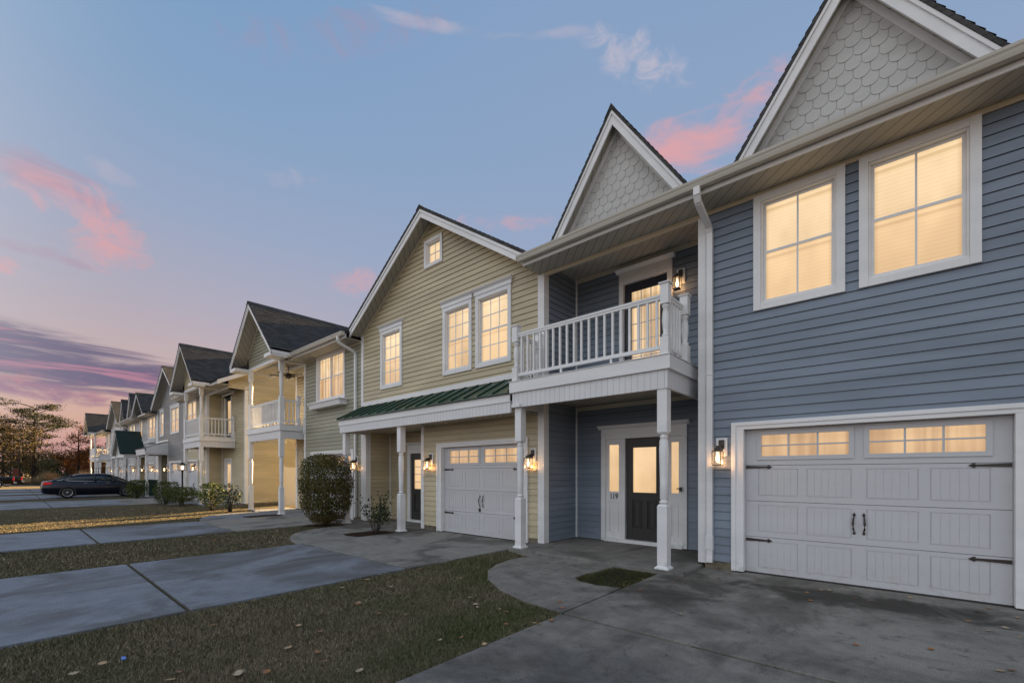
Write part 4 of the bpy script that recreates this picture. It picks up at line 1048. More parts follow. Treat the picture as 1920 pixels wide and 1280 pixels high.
bay_house('far_house', 'pale corner townhouse at the far end with a see-through balcony', 'pale siding', -64.4, -58.7, (-64.4, -62.2), (-67.4, -63.4), (-65.4, 2.3, 5.8, .9, 5.95), dB, (-61.6, -59.6), (-62.0, -59.4), 7.5, True, solid_front=True, door=(-63.9, -62.9))
for i, (px, lab) in enumerate([(367, 'lit lantern under the beige house balcony beside its garage door'), (313, 'lit lantern at the grey house corner between porch and garage'), (289, 'lit lantern on the white corner right of the pale house garage'),
        (270, 'lit lantern inside the green gabled porch, rightmost there'), (254, 'lit lantern behind the left post of the green gabled porch'), (238, 'lit lantern on the slate recess house right of its garage'),
        (225, 'small lit lantern left of the slate recess house garage'), (213, 'farthest small lit lantern of the second row')]):
    k = (px-960)/831; Yl = 6.72; X = (k*CA*Yl-SA*Yl)/(CA+k*SA)
    put_lamp(X, Yl, 1.62, lab, 2.4 if i < 3 else 1.4)
# garden lamp post
lp = thing('lamp_post', 'black garden lamp post with lit lantern before the grey house garage', 'lamp post', (-25.9+.0, 5.5, 0))
lp.location = (-27.9, 5.35, 0); OFF[lp.name] = Vector((-27.9, 5.35, 0))
x, y = -27.9, 5.35
k = (342-960)/831; x = (k*CA*y-SA*y)/(CA+k*SA); lp.location = (x, y, 0); OFF[lp.name] = Vector((x, y, 0))
part('pole', MB().lathe(x, y, [(.06, 0), (.06, .04), (.035, .1), (.03, 1.55), (.05, 1.58), (.05, 1.6)], 10), 'iron', lp)
c = MB(); c.box(x-.13, x+.13, y-.13, y+.13, 1.6, 1.62)
for sx in (-1, 1):
    for sy in (-1, 1): c.box(x+sx*.12-.008, x+sx*.12+.008, y+sy*.12-.008, y+sy*.12+.008, 1.62, 1.87)
c.add([(x-.16, y-.16, 1.87), (x+.16, y-.16, 1.87), (x+.16, y+.16, 1.87), (x-.16, y+.16, 1.87), (x, y, 2.0)], [(3, 2, 1, 0), (0, 1, 4), (1, 2, 4), (2, 3, 4), (3, 0, 4)])
part('lantern_cage', c, 'iron', lp)
part('bulb', MB().lathe(x, y, [(.03, 1.66), (.05, 1.7), (.05, 1.78), (.02, 1.83)], 10), 'bulb far', lp)
l = bpy.data.lights.new('lantern_glow', 'POINT'); l.energy = 6*K; l.color = (1, .52, .22); l.shadow_soft_size = .05
o = bpy.data.objects.new('lantern_glow', l); col.objects.link(o); o.location = (x, y, 1.64)

# ------------------------------------------------------------------ vegetation
rng = np.random.default_rng(11)
def fast_mesh(name, V, F, C, m, loc, parent=None):
    """V (n,3) world, F (k,3|4), C (n,3)"""
    V = V-np.array(loc if parent is None else OFF[parent.name], float)
    me = bpy.data.meshes.new(name); n = F.shape[1]
    me.vertices.add(len(V)); me.vertices.foreach_set('co', V.astype(np.float32).ravel())
    me.loops.add(F.size); me.loops.foreach_set('vertex_index', F.astype(np.int32).ravel())
    me.polygons.add(len(F)); me.polygons.foreach_set('loop_start', np.arange(0, F.size, n, dtype=np.int32))
    try: me.polygons.foreach_set('loop_total', np.full(len(F), n, dtype=np.int32))
    except Exception: pass
    me.update(calc_edges=True)
    a = me.color_attributes.new('Col', 'FLOAT_COLOR', 'POINT'); a.data.foreach_set('color', np.concatenate([C, np.ones((len(C), 1))], 1).astype(np.float32).ravel())
    me.materials.append(MATS[m])
    return link(name, me, parent, tuple(loc))
def unit(a): return a/np.maximum(np.linalg.norm(a, axis=1, keepdims=True), 1e-6)
def leaves(name, pts, size, cols, loc, parent=None, flat=0., out=None, m='leafy', aspect=.55):
    """a small pointed leaf at each point"""
    n = len(pts); d = unit(rng.normal(size=(n, 3))*np.array([1, 1, 1-flat*.8])); nn = rng.normal(size=(n, 3))
    if out is not None: nn = nn*.6+out*1.1
    if flat: nn[:, 2] += flat*2
    d = unit(d); s = unit(np.cross(nn, d)); sz = (size*rng.uniform(.6, 1.3, n))[:, None]
    a = pts-d*sz*.5; b = pts+s*sz*aspect*.5; c = pts+d*sz*.5; e = pts-s*sz*aspect*.5
    V = np.stack([a, b, c, e], 1).reshape(-1, 3); F = np.arange(4*n).reshape(n, 4)
    return fast_mesh(name, V, F, np.repeat(cols, 4, 0), m, loc, parent)
def palette(n, cs, ws, jit=.25):
    c = np.array(cs)[rng.choice(len(cs), n, p=np.array(ws)/sum(ws))]
    return np.clip(c*rng.uniform(1-jit, 1+jit, (n, 1)), 0, 1)
def lump(p, s, k):   # cheap smooth 3-d noise for uneven outlines
    return (np.sin(p[:, 0]*s+k)+np.sin(p[:, 1]*s*1.3+k*2.1)+np.sin(p[:, 2]*s*1.1+k*.7)+np.sin((p[:, 0]+p[:, 2])*s*2.1+k))/4
def shrub(name, label, x, y, rx, ry, h, n, size, cs, ws, shape='round', group=None, cat='shrub', stems=7, z0=.12, patches=None, thin=.22):
    r = thing(name, label, cat, (x, y, GZ), group)
    u = unit(rng.normal(size=(n, 3)))
    if shape == 'box': p_ = 5.
    elif shape == 'column': p_ = 4.2
    else: p_ = 2.2
    if shape == 'column': nrm = ((np.abs(u[:, 0])**2.5+np.abs(u[:, 1])**2.5)**(5.5/2.5)+np.abs(u[:, 2])**5.5)**(1/5.5)
    else: nrm = (np.abs(u)**p_).sum(1)**(1/p_)
    s = u/nrm[:, None]
    depth = 1-np.abs(rng.normal(0, thin, n)); depth = np.clip(depth, .05, 1.05)
    f = depth*(1+.11*lump(s, 4.1, 1.3)+.09*lump(s, 9., .4))
    P_ = s*f[:, None]; hz = (h-z0)/2
    pts = P_*np.array([rx, ry, hz])
    if shape == 'column': tp = 1-.20*np.clip(-P_[:, 2], 0, 1)**2.6; pts[:, :2] *= tp[:, None]
    pts += np.array([x, y, z0+hz])
    keep = (lump(pts, 11., .9)+lump(pts, 23., 2.)*.6+rng.normal(0, .25, n)) > (-.45 if shape != 'open' else -.1)
    pts = pts[keep]; out = u[keep]; nn = len(pts)
    c = palette(nn, cs, ws)
    if patches is not None:
        w = np.clip(patches(pts), 0, 1)[:, None]; c = c*(1-w)+palette(nn, [(.13, .08, .035), (.09, .055, .028), (.17, .12, .05)], [1, 1, 1])*w
    leaves('foliage', pts, size, c, (0, 0, 0), r, out=out)
    st = MB()
    for i in range(stems):
        a = 2*math.pi*i/stems+R.uniform(-.3, .3); q = R.uniform(.3, .7)
        st.tube([(x+.05*math.cos(a), y+.05*math.sin(a), GZ-.02), (x+.35*rx*q*math.cos(a), y+.35*ry*q*math.sin(a), z0+.2*h), (x+rx*q*math.cos(a), y+ry*q*math.sin(a), h*.75)], [.022, .014, .005], 5)
    part('stems', st, 'bark', r)
    return r
GRN = [(.075, .095, .022), (.04, .055, .016), (.14, .155, .045)]
shrub('clipped_shrub', 'tall rounded clipped shrub, green and brown, beside the yellow house porch', -12.3, 5.98, .71, .68, 2.02, 36000, .045, GRN+[(.10, .085, .02)], [3, 3, 1.4, 1], 'column', stems=9,
      patches=lambda p: .35+.75*(lump(p, 2.2, .3) > .05)*np.clip((p[:, 2]-1.0)*1.2, 0, 1)+.5*(lump(p, 3., 1.) > .3))
def open_shrub():
    x, y = -9.62, 5.92; r = thing('young_holly', 'small open young shrub in the mulch bed before the yellow entry', 'shrub', (x, y, 0))
    st = MB(); P_ = []; rr = random.Random(5)
    for i in range(16):
        a = rr.uniform(0, 6.28); L = rr.uniform(.5, 1.02); q = rr.uniform(.12, .52)
        a_ = Vector((x+.02*math.cos(a), y+.02*math.sin(a), -.03)); b_ = Vector((x+.35*q*math.cos(a), y+.35*q*math.sin(a), L*.35)); c_ = Vector((x+q*math.cos(a), y+q*math.sin(a), L))
        st.tube([a_, b_, c_], [.014, .010, .004], 5)
        for k in range(34):
            f_ = rr.uniform(.25, 1.); o_ = b_.lerp(c_, f_); P_.append((o_.x+rr.gauss(0, .07), o_.y+rr.gauss(0, .07), max(.18, o_.z+rr.gauss(0, .06))))
    part('stems', st, 'bark', r); P_ = np.array(P_)
    leaves('foliage', P_, .065, palette(len(P_), [(.02, .035, .014), (.04, .06, .02), (.09, .10, .07)], [3, 2, .5]), (0, 0, 0), r, aspect=.6)
open_shrub()
x, y = -21.1, 5.9
shrub('bright_shrub', 'loose yellow-green shrub in the sunlit strip between the houses', -20.9, 5.45, .62, .55, 1.12, 2600, .085, [(.10, .14, .03), (.045, .07, .02), (.16, .17, .05), (.02, .03, .012)], [3, 3, 2, 2], 'open', z0=.15)
shrub('bright_shrub', 'smaller loose shrub just left of the balcony post, silvery leaves', -19.75, 5.75, .42, .42, 1.08, 1300, .085, [(.12, .14, .09), (.045, .06, .03), (.2, .2, .14)], [3, 3, 1], 'open', z0=.15)
shrub('globe_shrub', 'low rounded dark green shrub before the beige house', -25.2, 5.35, .82, .6, .86, 5000, .06, GRN, [2, 3, 1], 'column', z0=.16, stems=8)
shrub('square_shrub', 'dark green clipped shrub behind the low rounded one', -27.1, 5.15, .55, .5, 1.10, 4000, .06, GRN, [2, 3, 1], 'box', z0=.05)
shrub('square_hedge', 'square clipped yellow-green hedge at the nose of the parked sedan', -34.5, 5.15, .5, .5, 1.1, 4000, .06, [(.07, .09, .02), (.04, .055, .015), (.10, .12, .03)], [3, 2, 1], 'box', z0=.05)

def tree(name, label, x, y, h, spread, cs, ws, n, size, seed, first=.25, flatp=.35, nb=22, lean=0., clump=1.0, bare=0., group='trees beyond the end of the row', up=.35):
    r = thing(name, label, 'tree', (x, y, GZ), group); rr = random.Random(seed)
    tk = MB(); top = (x+lean, y, h*.97)
    tr = [(x, y, -.05), (x+lean*.2+rr.uniform(-.1, .1), y, h*.3), (x+lean*.6+rr.uniform(-.3, .3), y, h*.65), top]
    R0 = h*.022
    tk.tube(tr, [R0*1.25, R0*.85, R0*.5, R0*.12], 8); part('trunk', tk, 'far bark', r)
    lb = MB(); tips = []
    for i in range(nb):
        f_ = first+(1-first)*(i+.5)/nb; z = h*f_; a = rr.uniform(0, 6.28) if i % 2 else rr.choice([.6, 3.7, -.6, 2.4])+rr.uniform(-.7, .7)
        L = spread*rr.uniform(.45, 1.)*(1-.75*max(0, f_-.45)); o_ = Vector((x+lean*f_*.8, y, z))
        e_ = o_+Vector((math.cos(a)*L, math.sin(a)*L, L*rr.uniform(up-.2, up+.25))); m_ = o_.lerp(e_, .5)+Vector((0, 0, -L*.06))
        if e_.z > h: e_.z = h
        lb.tube([o_, m_, e_], [R0*.38, R0*.22, R0*.05], 5); tips.append((e_, L)); tips.append((o_.lerp(e_, .72)+Vector((rr.uniform(-.4, .4), rr.uniform(-.4, .4), .2)), L))
        for k in range(3):
            b_ = m_.lerp(e_, rr.uniform(0, .7)); a2 = a+rr.choice([-1, 1])*rr.uniform(.5, 1.2); L2 = L*rr.uniform(.25, .5)
            e2 = b_+Vector((math.cos(a2)*L2, math.sin(a2)*L2, L2*rr.uniform(.1, .6))); lb.tube([b_, e2], [R0*.14, R0*.03], 4); tips.append((e2, L*.8))
    part('limbs', lb, 'far bark', r)
    if n:
        tp = np.array([tuple(t_[0]) for t_ in tips]); rad = np.array([t_[1] for t_ in tips])
        k = rng.choice(len(tp), n, p=rad/rad.sum()); cr = clump*(.09*spread+.10*rad[k])
        off = rng.normal(size=(n, 3))*cr[:, None]*np.array([1, 1, flatp]); pts = tp[k]+off
        c = palette(n, cs, ws, .35)*(1+.25*np.sin(k*1.7))[:, None]
        leaves('crown', pts, size, np.clip(c*.95, 0, 1), (0, 0, 0), r, flat=.3)
    return r
def T(px, d): return P(px, d)
bn = [(.085, .06, .022), (.05, .045, .02), (.12, .085, .03), (.03, .035, .02)]
X, Y_ = T(64, 74); tree('cypress', 'tall spreading cypress with layered grey-green pads at the left', X, Y_, 12.6, 6.2, [(.045, .06, .032), (.08, .065, .03), (.03, .04, .035)], [3, 2, 2], 17000, .19, 3, first=.36, flatp=.22, nb=34, clump=.62, up=.30)
X, Y_ = T(147, 82); tree('maple', 'narrow orange autumn tree beside the far balcony', X, Y_, 9.6, 3.6, [(.22, .075, .015), (.14, .05, .015), (.06, .04, .02)], [3, 2, 1.5], 4200, .25, 8, first=.12, flatp=.6, nb=24, clump=.9)
X, Y_ = T(38, 66); tree('oak', 'forked brown-leaved tree left of the cypress, thin trunk', X, Y_, 7.6, 4.0, bn, [3, 2, 2, 1], 5200, .19, 21, first=.25, flatp=.7, nb=20, clump=1.1)
X, Y_ = T(6, 72); tree('oak', 'big brown autumn oak at the left edge of the view', X, Y_, 9.4, 5.0, [(.13, .075, .02), (.08, .06, .02), (.17, .09, .02), (.04, .04, .02)], [3, 2, 2, 1], 9500, .2, 31, first=.18, flatp=.8, nb=26, clump=1.25)
X, Y_ = T(-60, 75); tree('oak', 'olive tree outside the left edge of the view', X, Y_, 10, 5.5, bn, [1, 2, 1, 2], 5500, .28, 41, first=.15, flatp=.8, nb=22, clump=1.2)
gg = [(.035, .055, .018), (.05, .07, .025), (.02, .03, .014)]
for i, (px, d, h_, sp, cs_, lab) in enumerate([(108, 112, 6.8, 4.6, gg, 'round green tree in the gap right of the cypress'), (92, 120, 5.6, 4.2, gg, 'low green tree behind the cypress trunk'), (129, 105, 5.0, 3.4, bn, 'brown thicket tree left of the orange tree'),
        (172, 95, 6.2, 3.4, [(.2, .075, .02), (.12, .06, .02)], 'orange tree seen through the far balcony posts'), (190, 110, 6.2, 4.0, gg, 'green tree seen right of the far balcony posts'), (60, 118, 6.4, 5., bn, 'brown tree far behind the cypress'),
        (20, 110, 7.4, 5.2, bn, 'brown tree far behind the big oak'), (75, 100, 4.2, 3.6, [(.12, .10, .05), (.07, .07, .03)], 'straw coloured thicket at the foot of the cypress'), (152, 100, 5.6, 3.8, [(.2, .07, .015), (.1, .05, .02)], 'low orange tree behind the narrow maple')]):
    X, Y_ = T(px, d); tree('tree', lab, X, Y_, h_, sp, cs_, [3, 2, 1][:len(cs_)] if len(cs_) < 4 else [3, 2, 2, 1], 2600, .36, 50+i, first=.08, flatp=.8, nb=18, clump=1.35)
# distant wood closing the horizon, and the straw-coloured reeds in front of it
n = 9000; pxs = rng.uniform(-420, 420, n); ds = rng.uniform(135, 165, n)
u = (pxs-960)/831*ds; X = CA*u-SA*ds; Y_ = SA*u+CA*ds
hz = 4.0+1.6*np.sin(pxs*.045)+1.0*np.sin(pxs*.13+1)+.6*np.sin(pxs*.31)
pts = np.stack([X, Y_, hz*rng.uniform(0, 1, n)**.7], 1)
tag(leaves('distant_wood', pts, 1.0, palette(n, [(.06, .055, .03), (.035, .045, .022), (.09, .07, .04)], [2, 2, 1]), (-110, 10, 0)), 'low distant wood closing the horizon beyond the field', 'wood', kind='stuff')
n = 16000; X = rng.uniform(-250, -92, n); Y_ = rng.uniform(27, 37, n); hz = 14.5+2.*np.sin(X*.13)+1.5*np.sin(X*.37)  # unseen trees, added to keep low sun off the far trees
tag(leaves('shade_trees', np.stack([X, Y_, hz*rng.uniform(0, 1, n)], 1), 1.7, palette(n, [(.05, .045, .025), (.035, .04, .022)], [1, 1]), (-170, 32, 0)), 'unseen brown wood added behind the second row to shade the far trees', 'wood', kind='stuff')
n = 26000; pxs = rng.uniform(-120, 200, n); ds = rng.uniform(56, 70, n)
u = (pxs-960)/831*ds; X = CA*u-SA*ds; Y_ = SA*u+CA*ds; hh = rng.uniform(.7, 1.35, n)*(1+.35*np.sin(pxs*.09)); w_ = rng.uniform(.02, .05, n); tx = rng.normal(0, .16, n)
V = np.stack([np.stack([X-w_, Y_, np.full(n, -.03)], 1), np.stack([X+w_, Y_, np.full(n, -.03)], 1), np.stack([X+tx, Y_+rng.normal(0, .15, n), hh*1.25], 1)], 1).reshape(-1, 3)
tag(fast_mesh('reeds', V, np.arange(3*n).reshape(n, 3), np.repeat(palette(n, [(.27, .18, .09), (.20, .13, .07), (.33, .24, .13)], [2, 2, 1]), 3, 0), 'dry reed', (-85, 0, 0)), 'tall straw coloured reeds beyond the parked vehicles', 'reeds', kind='stuff')
X, Y_ = T(30, 72)
bp = thing('brick_pillar', 'red brick pillar standing in the field under the trees', 'pillar', (X, Y_, 0))
part('shaft', MB().box(X-.35, X+.35, Y_-.35, Y_+.35, -.03, 2.2), 'brick red', bp); part('cap', MB().box(X-.42, X+.42, Y_-.42, Y_+.42, 2.2, 2.32), 'concrete porch', bp)

# grass blades on every patch that is not paved
def on_concrete(px, py):
    px = px+rng.normal(0, .014, len(px)); py = py+rng.normal(0, .014, len(px))
    m = np.zeros(len(px), bool)
    for c in CONC:
        if isinstance(c, tuple): m |= (px > c[0]) & (px < c[1]) & (py > c[2]) & (py < c[3])
        else:
            ins = np.zeros(len(px), bool); j = len(c)-1
            for i in range(len(c)):
                xi, yi = c[i]; xj, yj = c[j]
                ins ^= ((yi > py) != (yj > py)) & (px < (xj-xi)*(py-yi)/(yj-yi+1e-12)+xi); j = i
            m |= ins
    return m
n = 1350000
inv = rng.uniform(1/26., 1/1.7, n); rr_ = 1/inv; an = rng.uniform(-math.radians(62), math.radians(30), n)
fx, fy = -SA, CA
X = rr_*(fx*np.cos(an)-fy*np.sin(-an)*-1*-1); 
X = rr_*(np.cos(an)*(-SA)+np.sin(an)*CA); Y_ = rr_*(np.cos(an)*CA+np.sin(an)*SA)
ok = ~on_concrete(X, Y_) & (Y_ < YF+.0) & (Y_ > -9) & ~((X > -2.7) & (X < 2.2))
for bx, by, rad in ((-12.95, 6.0, .6),): ok &= ((X-bx)**2+(Y_-by)**2) > rad**2
X, Y_, rr_ = X[ok], Y_[ok], rr_[ok]; n = len(X)
hgt = rng.uniform(.012, .044, n)*(1+.25*np.sin(X*3.1)*np.sin(Y_*2.7)); w_ = .0010+.00040*rr_; th_ = rng.uniform(0, 6.28, n)
ln_ = rng.uniform(.005, .05, n); la = rng.uniform(0, 6.28, n)
A = np.stack([X-w_*np.cos(th_), Y_-w_*np.sin(th_), np.full(n, GZ-.002)], 1); B = np.stack([X+w_*np.cos(th_), Y_+w_*np.sin(th_), np.full(n, GZ-.002)], 1)
C_ = np.stack([X+ln_*np.cos(la), Y_+ln_*np.sin(la), GZ+hgt], 1)
V = np.stack([A, B, C_], 1).reshape(-1, 3)
Pt = np.stack([X, Y_, X*0], 1)
green = np.clip(.2+.55*lump(Pt, 1.9, .6)+.3*lump(Pt, 6., 2.)+.75*np.exp(-((X+4.4)**2+(Y_-5.0)**2)/1.6)+.35*np.exp(-((X+3.3)**2+(Y_-3.3)**2)/.5), 0, 1)*rng.uniform(.2, 1.2, n)
green = np.clip(green, 0, 1)[:, None]
dry = palette(n, [(.31, .245, .155), (.21, .17, .11), (.46, .385, .26), (.09, .07, .045)], [3, 3, 1.5, 2.4], .3); grn = palette(n, [(.055, .085, .02), (.08, .11, .03)], [1, 1], .3)
def extra(poly, m_, z, cs_):
    global V, Xe
    xs = [p[0] for p in poly]; ys = [p[1] for p in poly]; x_ = rng.uniform(min(xs), max(xs), m_); y_ = rng.uniform(min(ys), max(ys), m_)
    c = CONC[:]; CONC.clear(); CONC.append(poly); k = on_concrete(x_, y_); CONC.clear(); CONC.extend(c)
    x_, y_ = x_[k], y_[k]; q = len(x_); h_ = rng.uniform(.006, .036, q)*(lump(np.stack([x_, y_, x_*0], 1), 7., 1.)+1.); a_ = rng.uniform(0, 6.28, q); w_ = .005
    v = np.stack([np.stack([x_-w_*np.cos(a_), y_-w_*np.sin(a_), np.full(q, z)], 1), np.stack([x_+w_*np.cos(a_), y_+w_*np.sin(a_), np.full(q, z)], 1), np.stack([x_+.03*np.sin(a_*3), y_+.03*np.cos(a_*2), z+h_], 1)], 1).reshape(-1, 3)
    return v, np.repeat(palette(q, cs_, [1]*len(cs_), .35), 3, 0)
v_, c_ = extra(k1, 3600, -.028, [(.07, .085, .02), (.10, .09, .035), (.16, .12, .07), (.05, .045, .025)])
tag(fast_mesh('moss_tufts', v_, np.arange(len(v_)).reshape(-1, 3), c_, 'grass blades', (-3.1, 5.8, 0)), 'moss and weed tufts in the planting bed by the front step', 'weeds', kind='stuff')
tag(fast_mesh('grass', V, np.arange(3*n).reshape(n, 3), np.repeat(dry*(1-green)+grn*green, 3, 0), 'grass blades', (-6, 2, 0)), 'short winter grass, brown with green patches', 'grass', kind='stuff')

# fallen leaves
def oak_leaf(name, x, y, z, s, rz, c, tilt=0.):
    s *= 1.35
    out = [(0, -.62), (.05, -.45), (.20, -.42), (.14, -.25), (.40, -.18), (.22, -.02), (.46, .18), (.18, .20), (.22, .42), (.08, .38), (0, .55)]
    pl = out+[(-a, b) for a, b in out[-2:0:-1]]
    cs_, sn = math.cos(rz), math.sin(rz); V = [(x, y, z+.010*s*8)]
    for a, b in pl:
        zz = z+.004+abs(a)*s*.28+abs(b)**2*s*.35+a*tilt*s
        V.append((x+s*(a*cs_-b*sn), y+s*(a*sn+b*cs_), zz))
    n = len(pl); F = np.array([(0, 1+i, 1+(i+1) % n) for i in range(n)])
    return fast_mesh(name, np.array(V), F, np.tile(np.array(c), (n+1, 1))*rng.uniform(.85, 1.15, (n+1, 1)), 'dry leaf', (x, y, z))
lc = [(.42, .29, .17), (.30, .15, .07), (.40, .31, .21), (.34, .14, .05), (.22, .12, .07)]
rl = random.Random(3)
def gpx(px, py, z=0.):
    d = 831*(1.48-z)/(py-887); u = d*(px-960)/831; return CA*u-SA*d, SA*u+CA*d
spots = [(447, 1262, .075, 2, 'large pale oak leaf on the lawn at the bottom of the view'), (138, 1262, .045, 2, 'pale curled leaf on the grass at the lower left corner'), (192, 1243, .05, 0, 'thin pinkish curled leaf left of the blue scrap')]
for px, py, s, ci, lab in spots:
    x, y = gpx(px, py, GZ+.04); tag(oak_leaf('fallen_leaf', x, y, GZ+.035, s, rl.uniform(0, 6), lc[ci], .2), lab, 'leaf')
drv = [(1288, 1075), (1348, 1084), (1368, 1075), (1513, 1111), (1540, 1106), (1555, 1107), (1604, 1122), (1633, 1126), (1706, 1120), (1605, 1209), (1745, 1217), (1815, 1165), (1853, 1183), (1885, 1177), (1854, 1141), (1833, 1146), (1908, 1158), (1912, 1195), (1875, 1258), (1896, 1257), (1262, 1091), (1580, 1103), (1416, 1083), (1277, 1151), (1520, 1126)]
lwn = [(785, 1067), (820, 1065), (812, 1035), (830, 1082), (864, 1084), (733, 1100), (892, 1133), (937, 1142), (950, 1147), (895, 1138), (1002, 1168), (1010, 1170), (949, 1170), (908, 1208), (750, 1112), (672, 1130), (825, 1200), (865, 1195), (674, 1258), (710, 1150), (880, 1120), (600, 1184), (560, 1173), (476, 1126), (671, 1132), (335, 1260), (320, 1275), (500, 1260), (595, 1223), (540, 1215), (400, 1172), (610, 1240), (760, 1152), (852, 1126), (1034, 1163), (688, 1087), (712, 1077), (642, 1102), (970, 1058), (985, 1044), (1012, 1040)]
bed = [(1155, 1080), (1165, 1076), (1140, 1087), (1205, 1086), (1215, 1088), (1228, 1085), (1175, 1079), (1190, 1081), (1125, 1090), (1240, 1087)]
str2 = [(520, 995), (500, 1003), (525, 1009), (402, 1013), (418, 1012), (612, 1035), (655, 1027), (705, 1020), (788, 1045), (452, 1024), (280, 1025), (345, 1018), (375, 1006)]
wlk = [(1050, 1129), (1054, 1140), (1200, 1106), (620, 1000), (605, 1001), (1010, 1043)]
for L, z, lab, grp, s0 in ((drv, .002, 'small dry oak leaf lying on the stained concrete driveway', 'dry leaves on the near driveway', .036), (lwn, GZ+.034, 'brown dry leaf lying on the near lawn', 'dry leaves on the near lawn', .042),
                           (bed, GZ+.006, 'dry leaf lying in the mossy bed by the front step', 'dry leaves in the mossy bed', .045), (str2, GZ+.03, 'dry leaf on the lawn strips between the further driveways', 'dry leaves on the further lawn strips', .045), (wlk, .002, 'dry leaf lying on the concrete front walk', 'dry leaves on the front walks', .038)):
    for px, py in L:
        x, y = gpx(px, py, z); tag(oak_leaf('fallen_leaf', x, y, z, s0*rl.uniform(.8, 1.4), rl.uniform(0, 6.28), lc[rl.randrange(5)], rl.uniform(-.2, .2)), lab, 'leaf', grp)
x, y = gpx(232, 1234, GZ+.04)
bs = tag(part('plastic_scrap', MB().add([(x-.03, y-.012, GZ+.05), (x+.03, y-.018, GZ+.046), (x+.036, y+.012, GZ+.052), (x-.028, y+.012, GZ+.05), (x-.03, y-.012, GZ+.044), (x+.03, y-.018, GZ+.04), (x+.036, y+.012, GZ+.046), (x-.028, y+.012, GZ+.044)], [(0, 1, 2, 3), (7, 6, 5, 4), (0, 4, 5, 1), (1, 5, 6, 2), (2, 6, 7, 3), (3, 7, 4, 0)]), 'blue scrap', None, (x, y, GZ)), 'small blue plastic scrap on the lawn', 'litter')

# ------------------------------------------------------------------ vehicles
def wheel(root, x, y, r, side, w=.21):
    """axis along x; side = +1 faces +x"""
    def ring(prof, seg=28):
        m = MB(); vs = []; fs = []
        for rad, xx in prof:
            for k in range(seg): a = 2*math.pi*k/seg; vs.append((x+side*xx, y+rad*math.cos(a), r+rad*math.sin(a)))
        for i in range(len(prof)-1):
            for k in range(seg): fs.append((i*seg+k, i*seg+(k+1) % seg, (i+1)*seg+(k+1) % seg, (i+1)*seg+k))
        return m.add(vs, fs, True)
    wl = part('wheel', ring([(r*.2, -w+.03), (r*.66, -w), (r*.93, -w), (r, -w+.03), (r, -.03), (r*.95, 0), (r*.68, .002), (r*.66, -.04), (r*.2, -.06), (.0, -.06)]), 'tyre', root)
    m = ring([(r*.68, .001), (r*.62, .004), (r*.60, -.03)])
    for k in range(10):
        a = 2*math.pi*k/10; c_, s_ = math.cos(a), math.sin(a); ww = .020
        P_ = [(r*.10, ww*.9), (r*.62, ww), (r*.62, -ww), (r*.10, -ww*.9)]
        q = [(y+u*c_-v*s_, r+u*s_+v*c_) for u, v in P_]
        m.prism(q, x+side*-.012, 'x', x-side*.04)
    m2 = ring([(r*.17, -.03), (r*.15, .0), (0.001, .003)]); o = len(m.v); m.v += m2.v; m.f += [tuple(i+o for i in f) for f in m2.f]; m.mi += m2.mi; m.sm += m2.sm
    part('rim', m, 'alloy', wl)
def loft(mb, rows, closed=True, smooth=True):
    n = len(rows[0]); vs = [p for r_ in rows for p in r_]
    fs = [(i*n+k, i*n+(k+1) % n, (i+1)*n+(k+1) % n, (i+1)*n+k) for i in range(len(rows)-1) for k in range(n if closed else n-1)]
    fs += [tuple(range(n))[::-1], tuple(range((len(rows)-1)*n, len(rows)*n))]
    return mb.add(vs, fs, smooth)
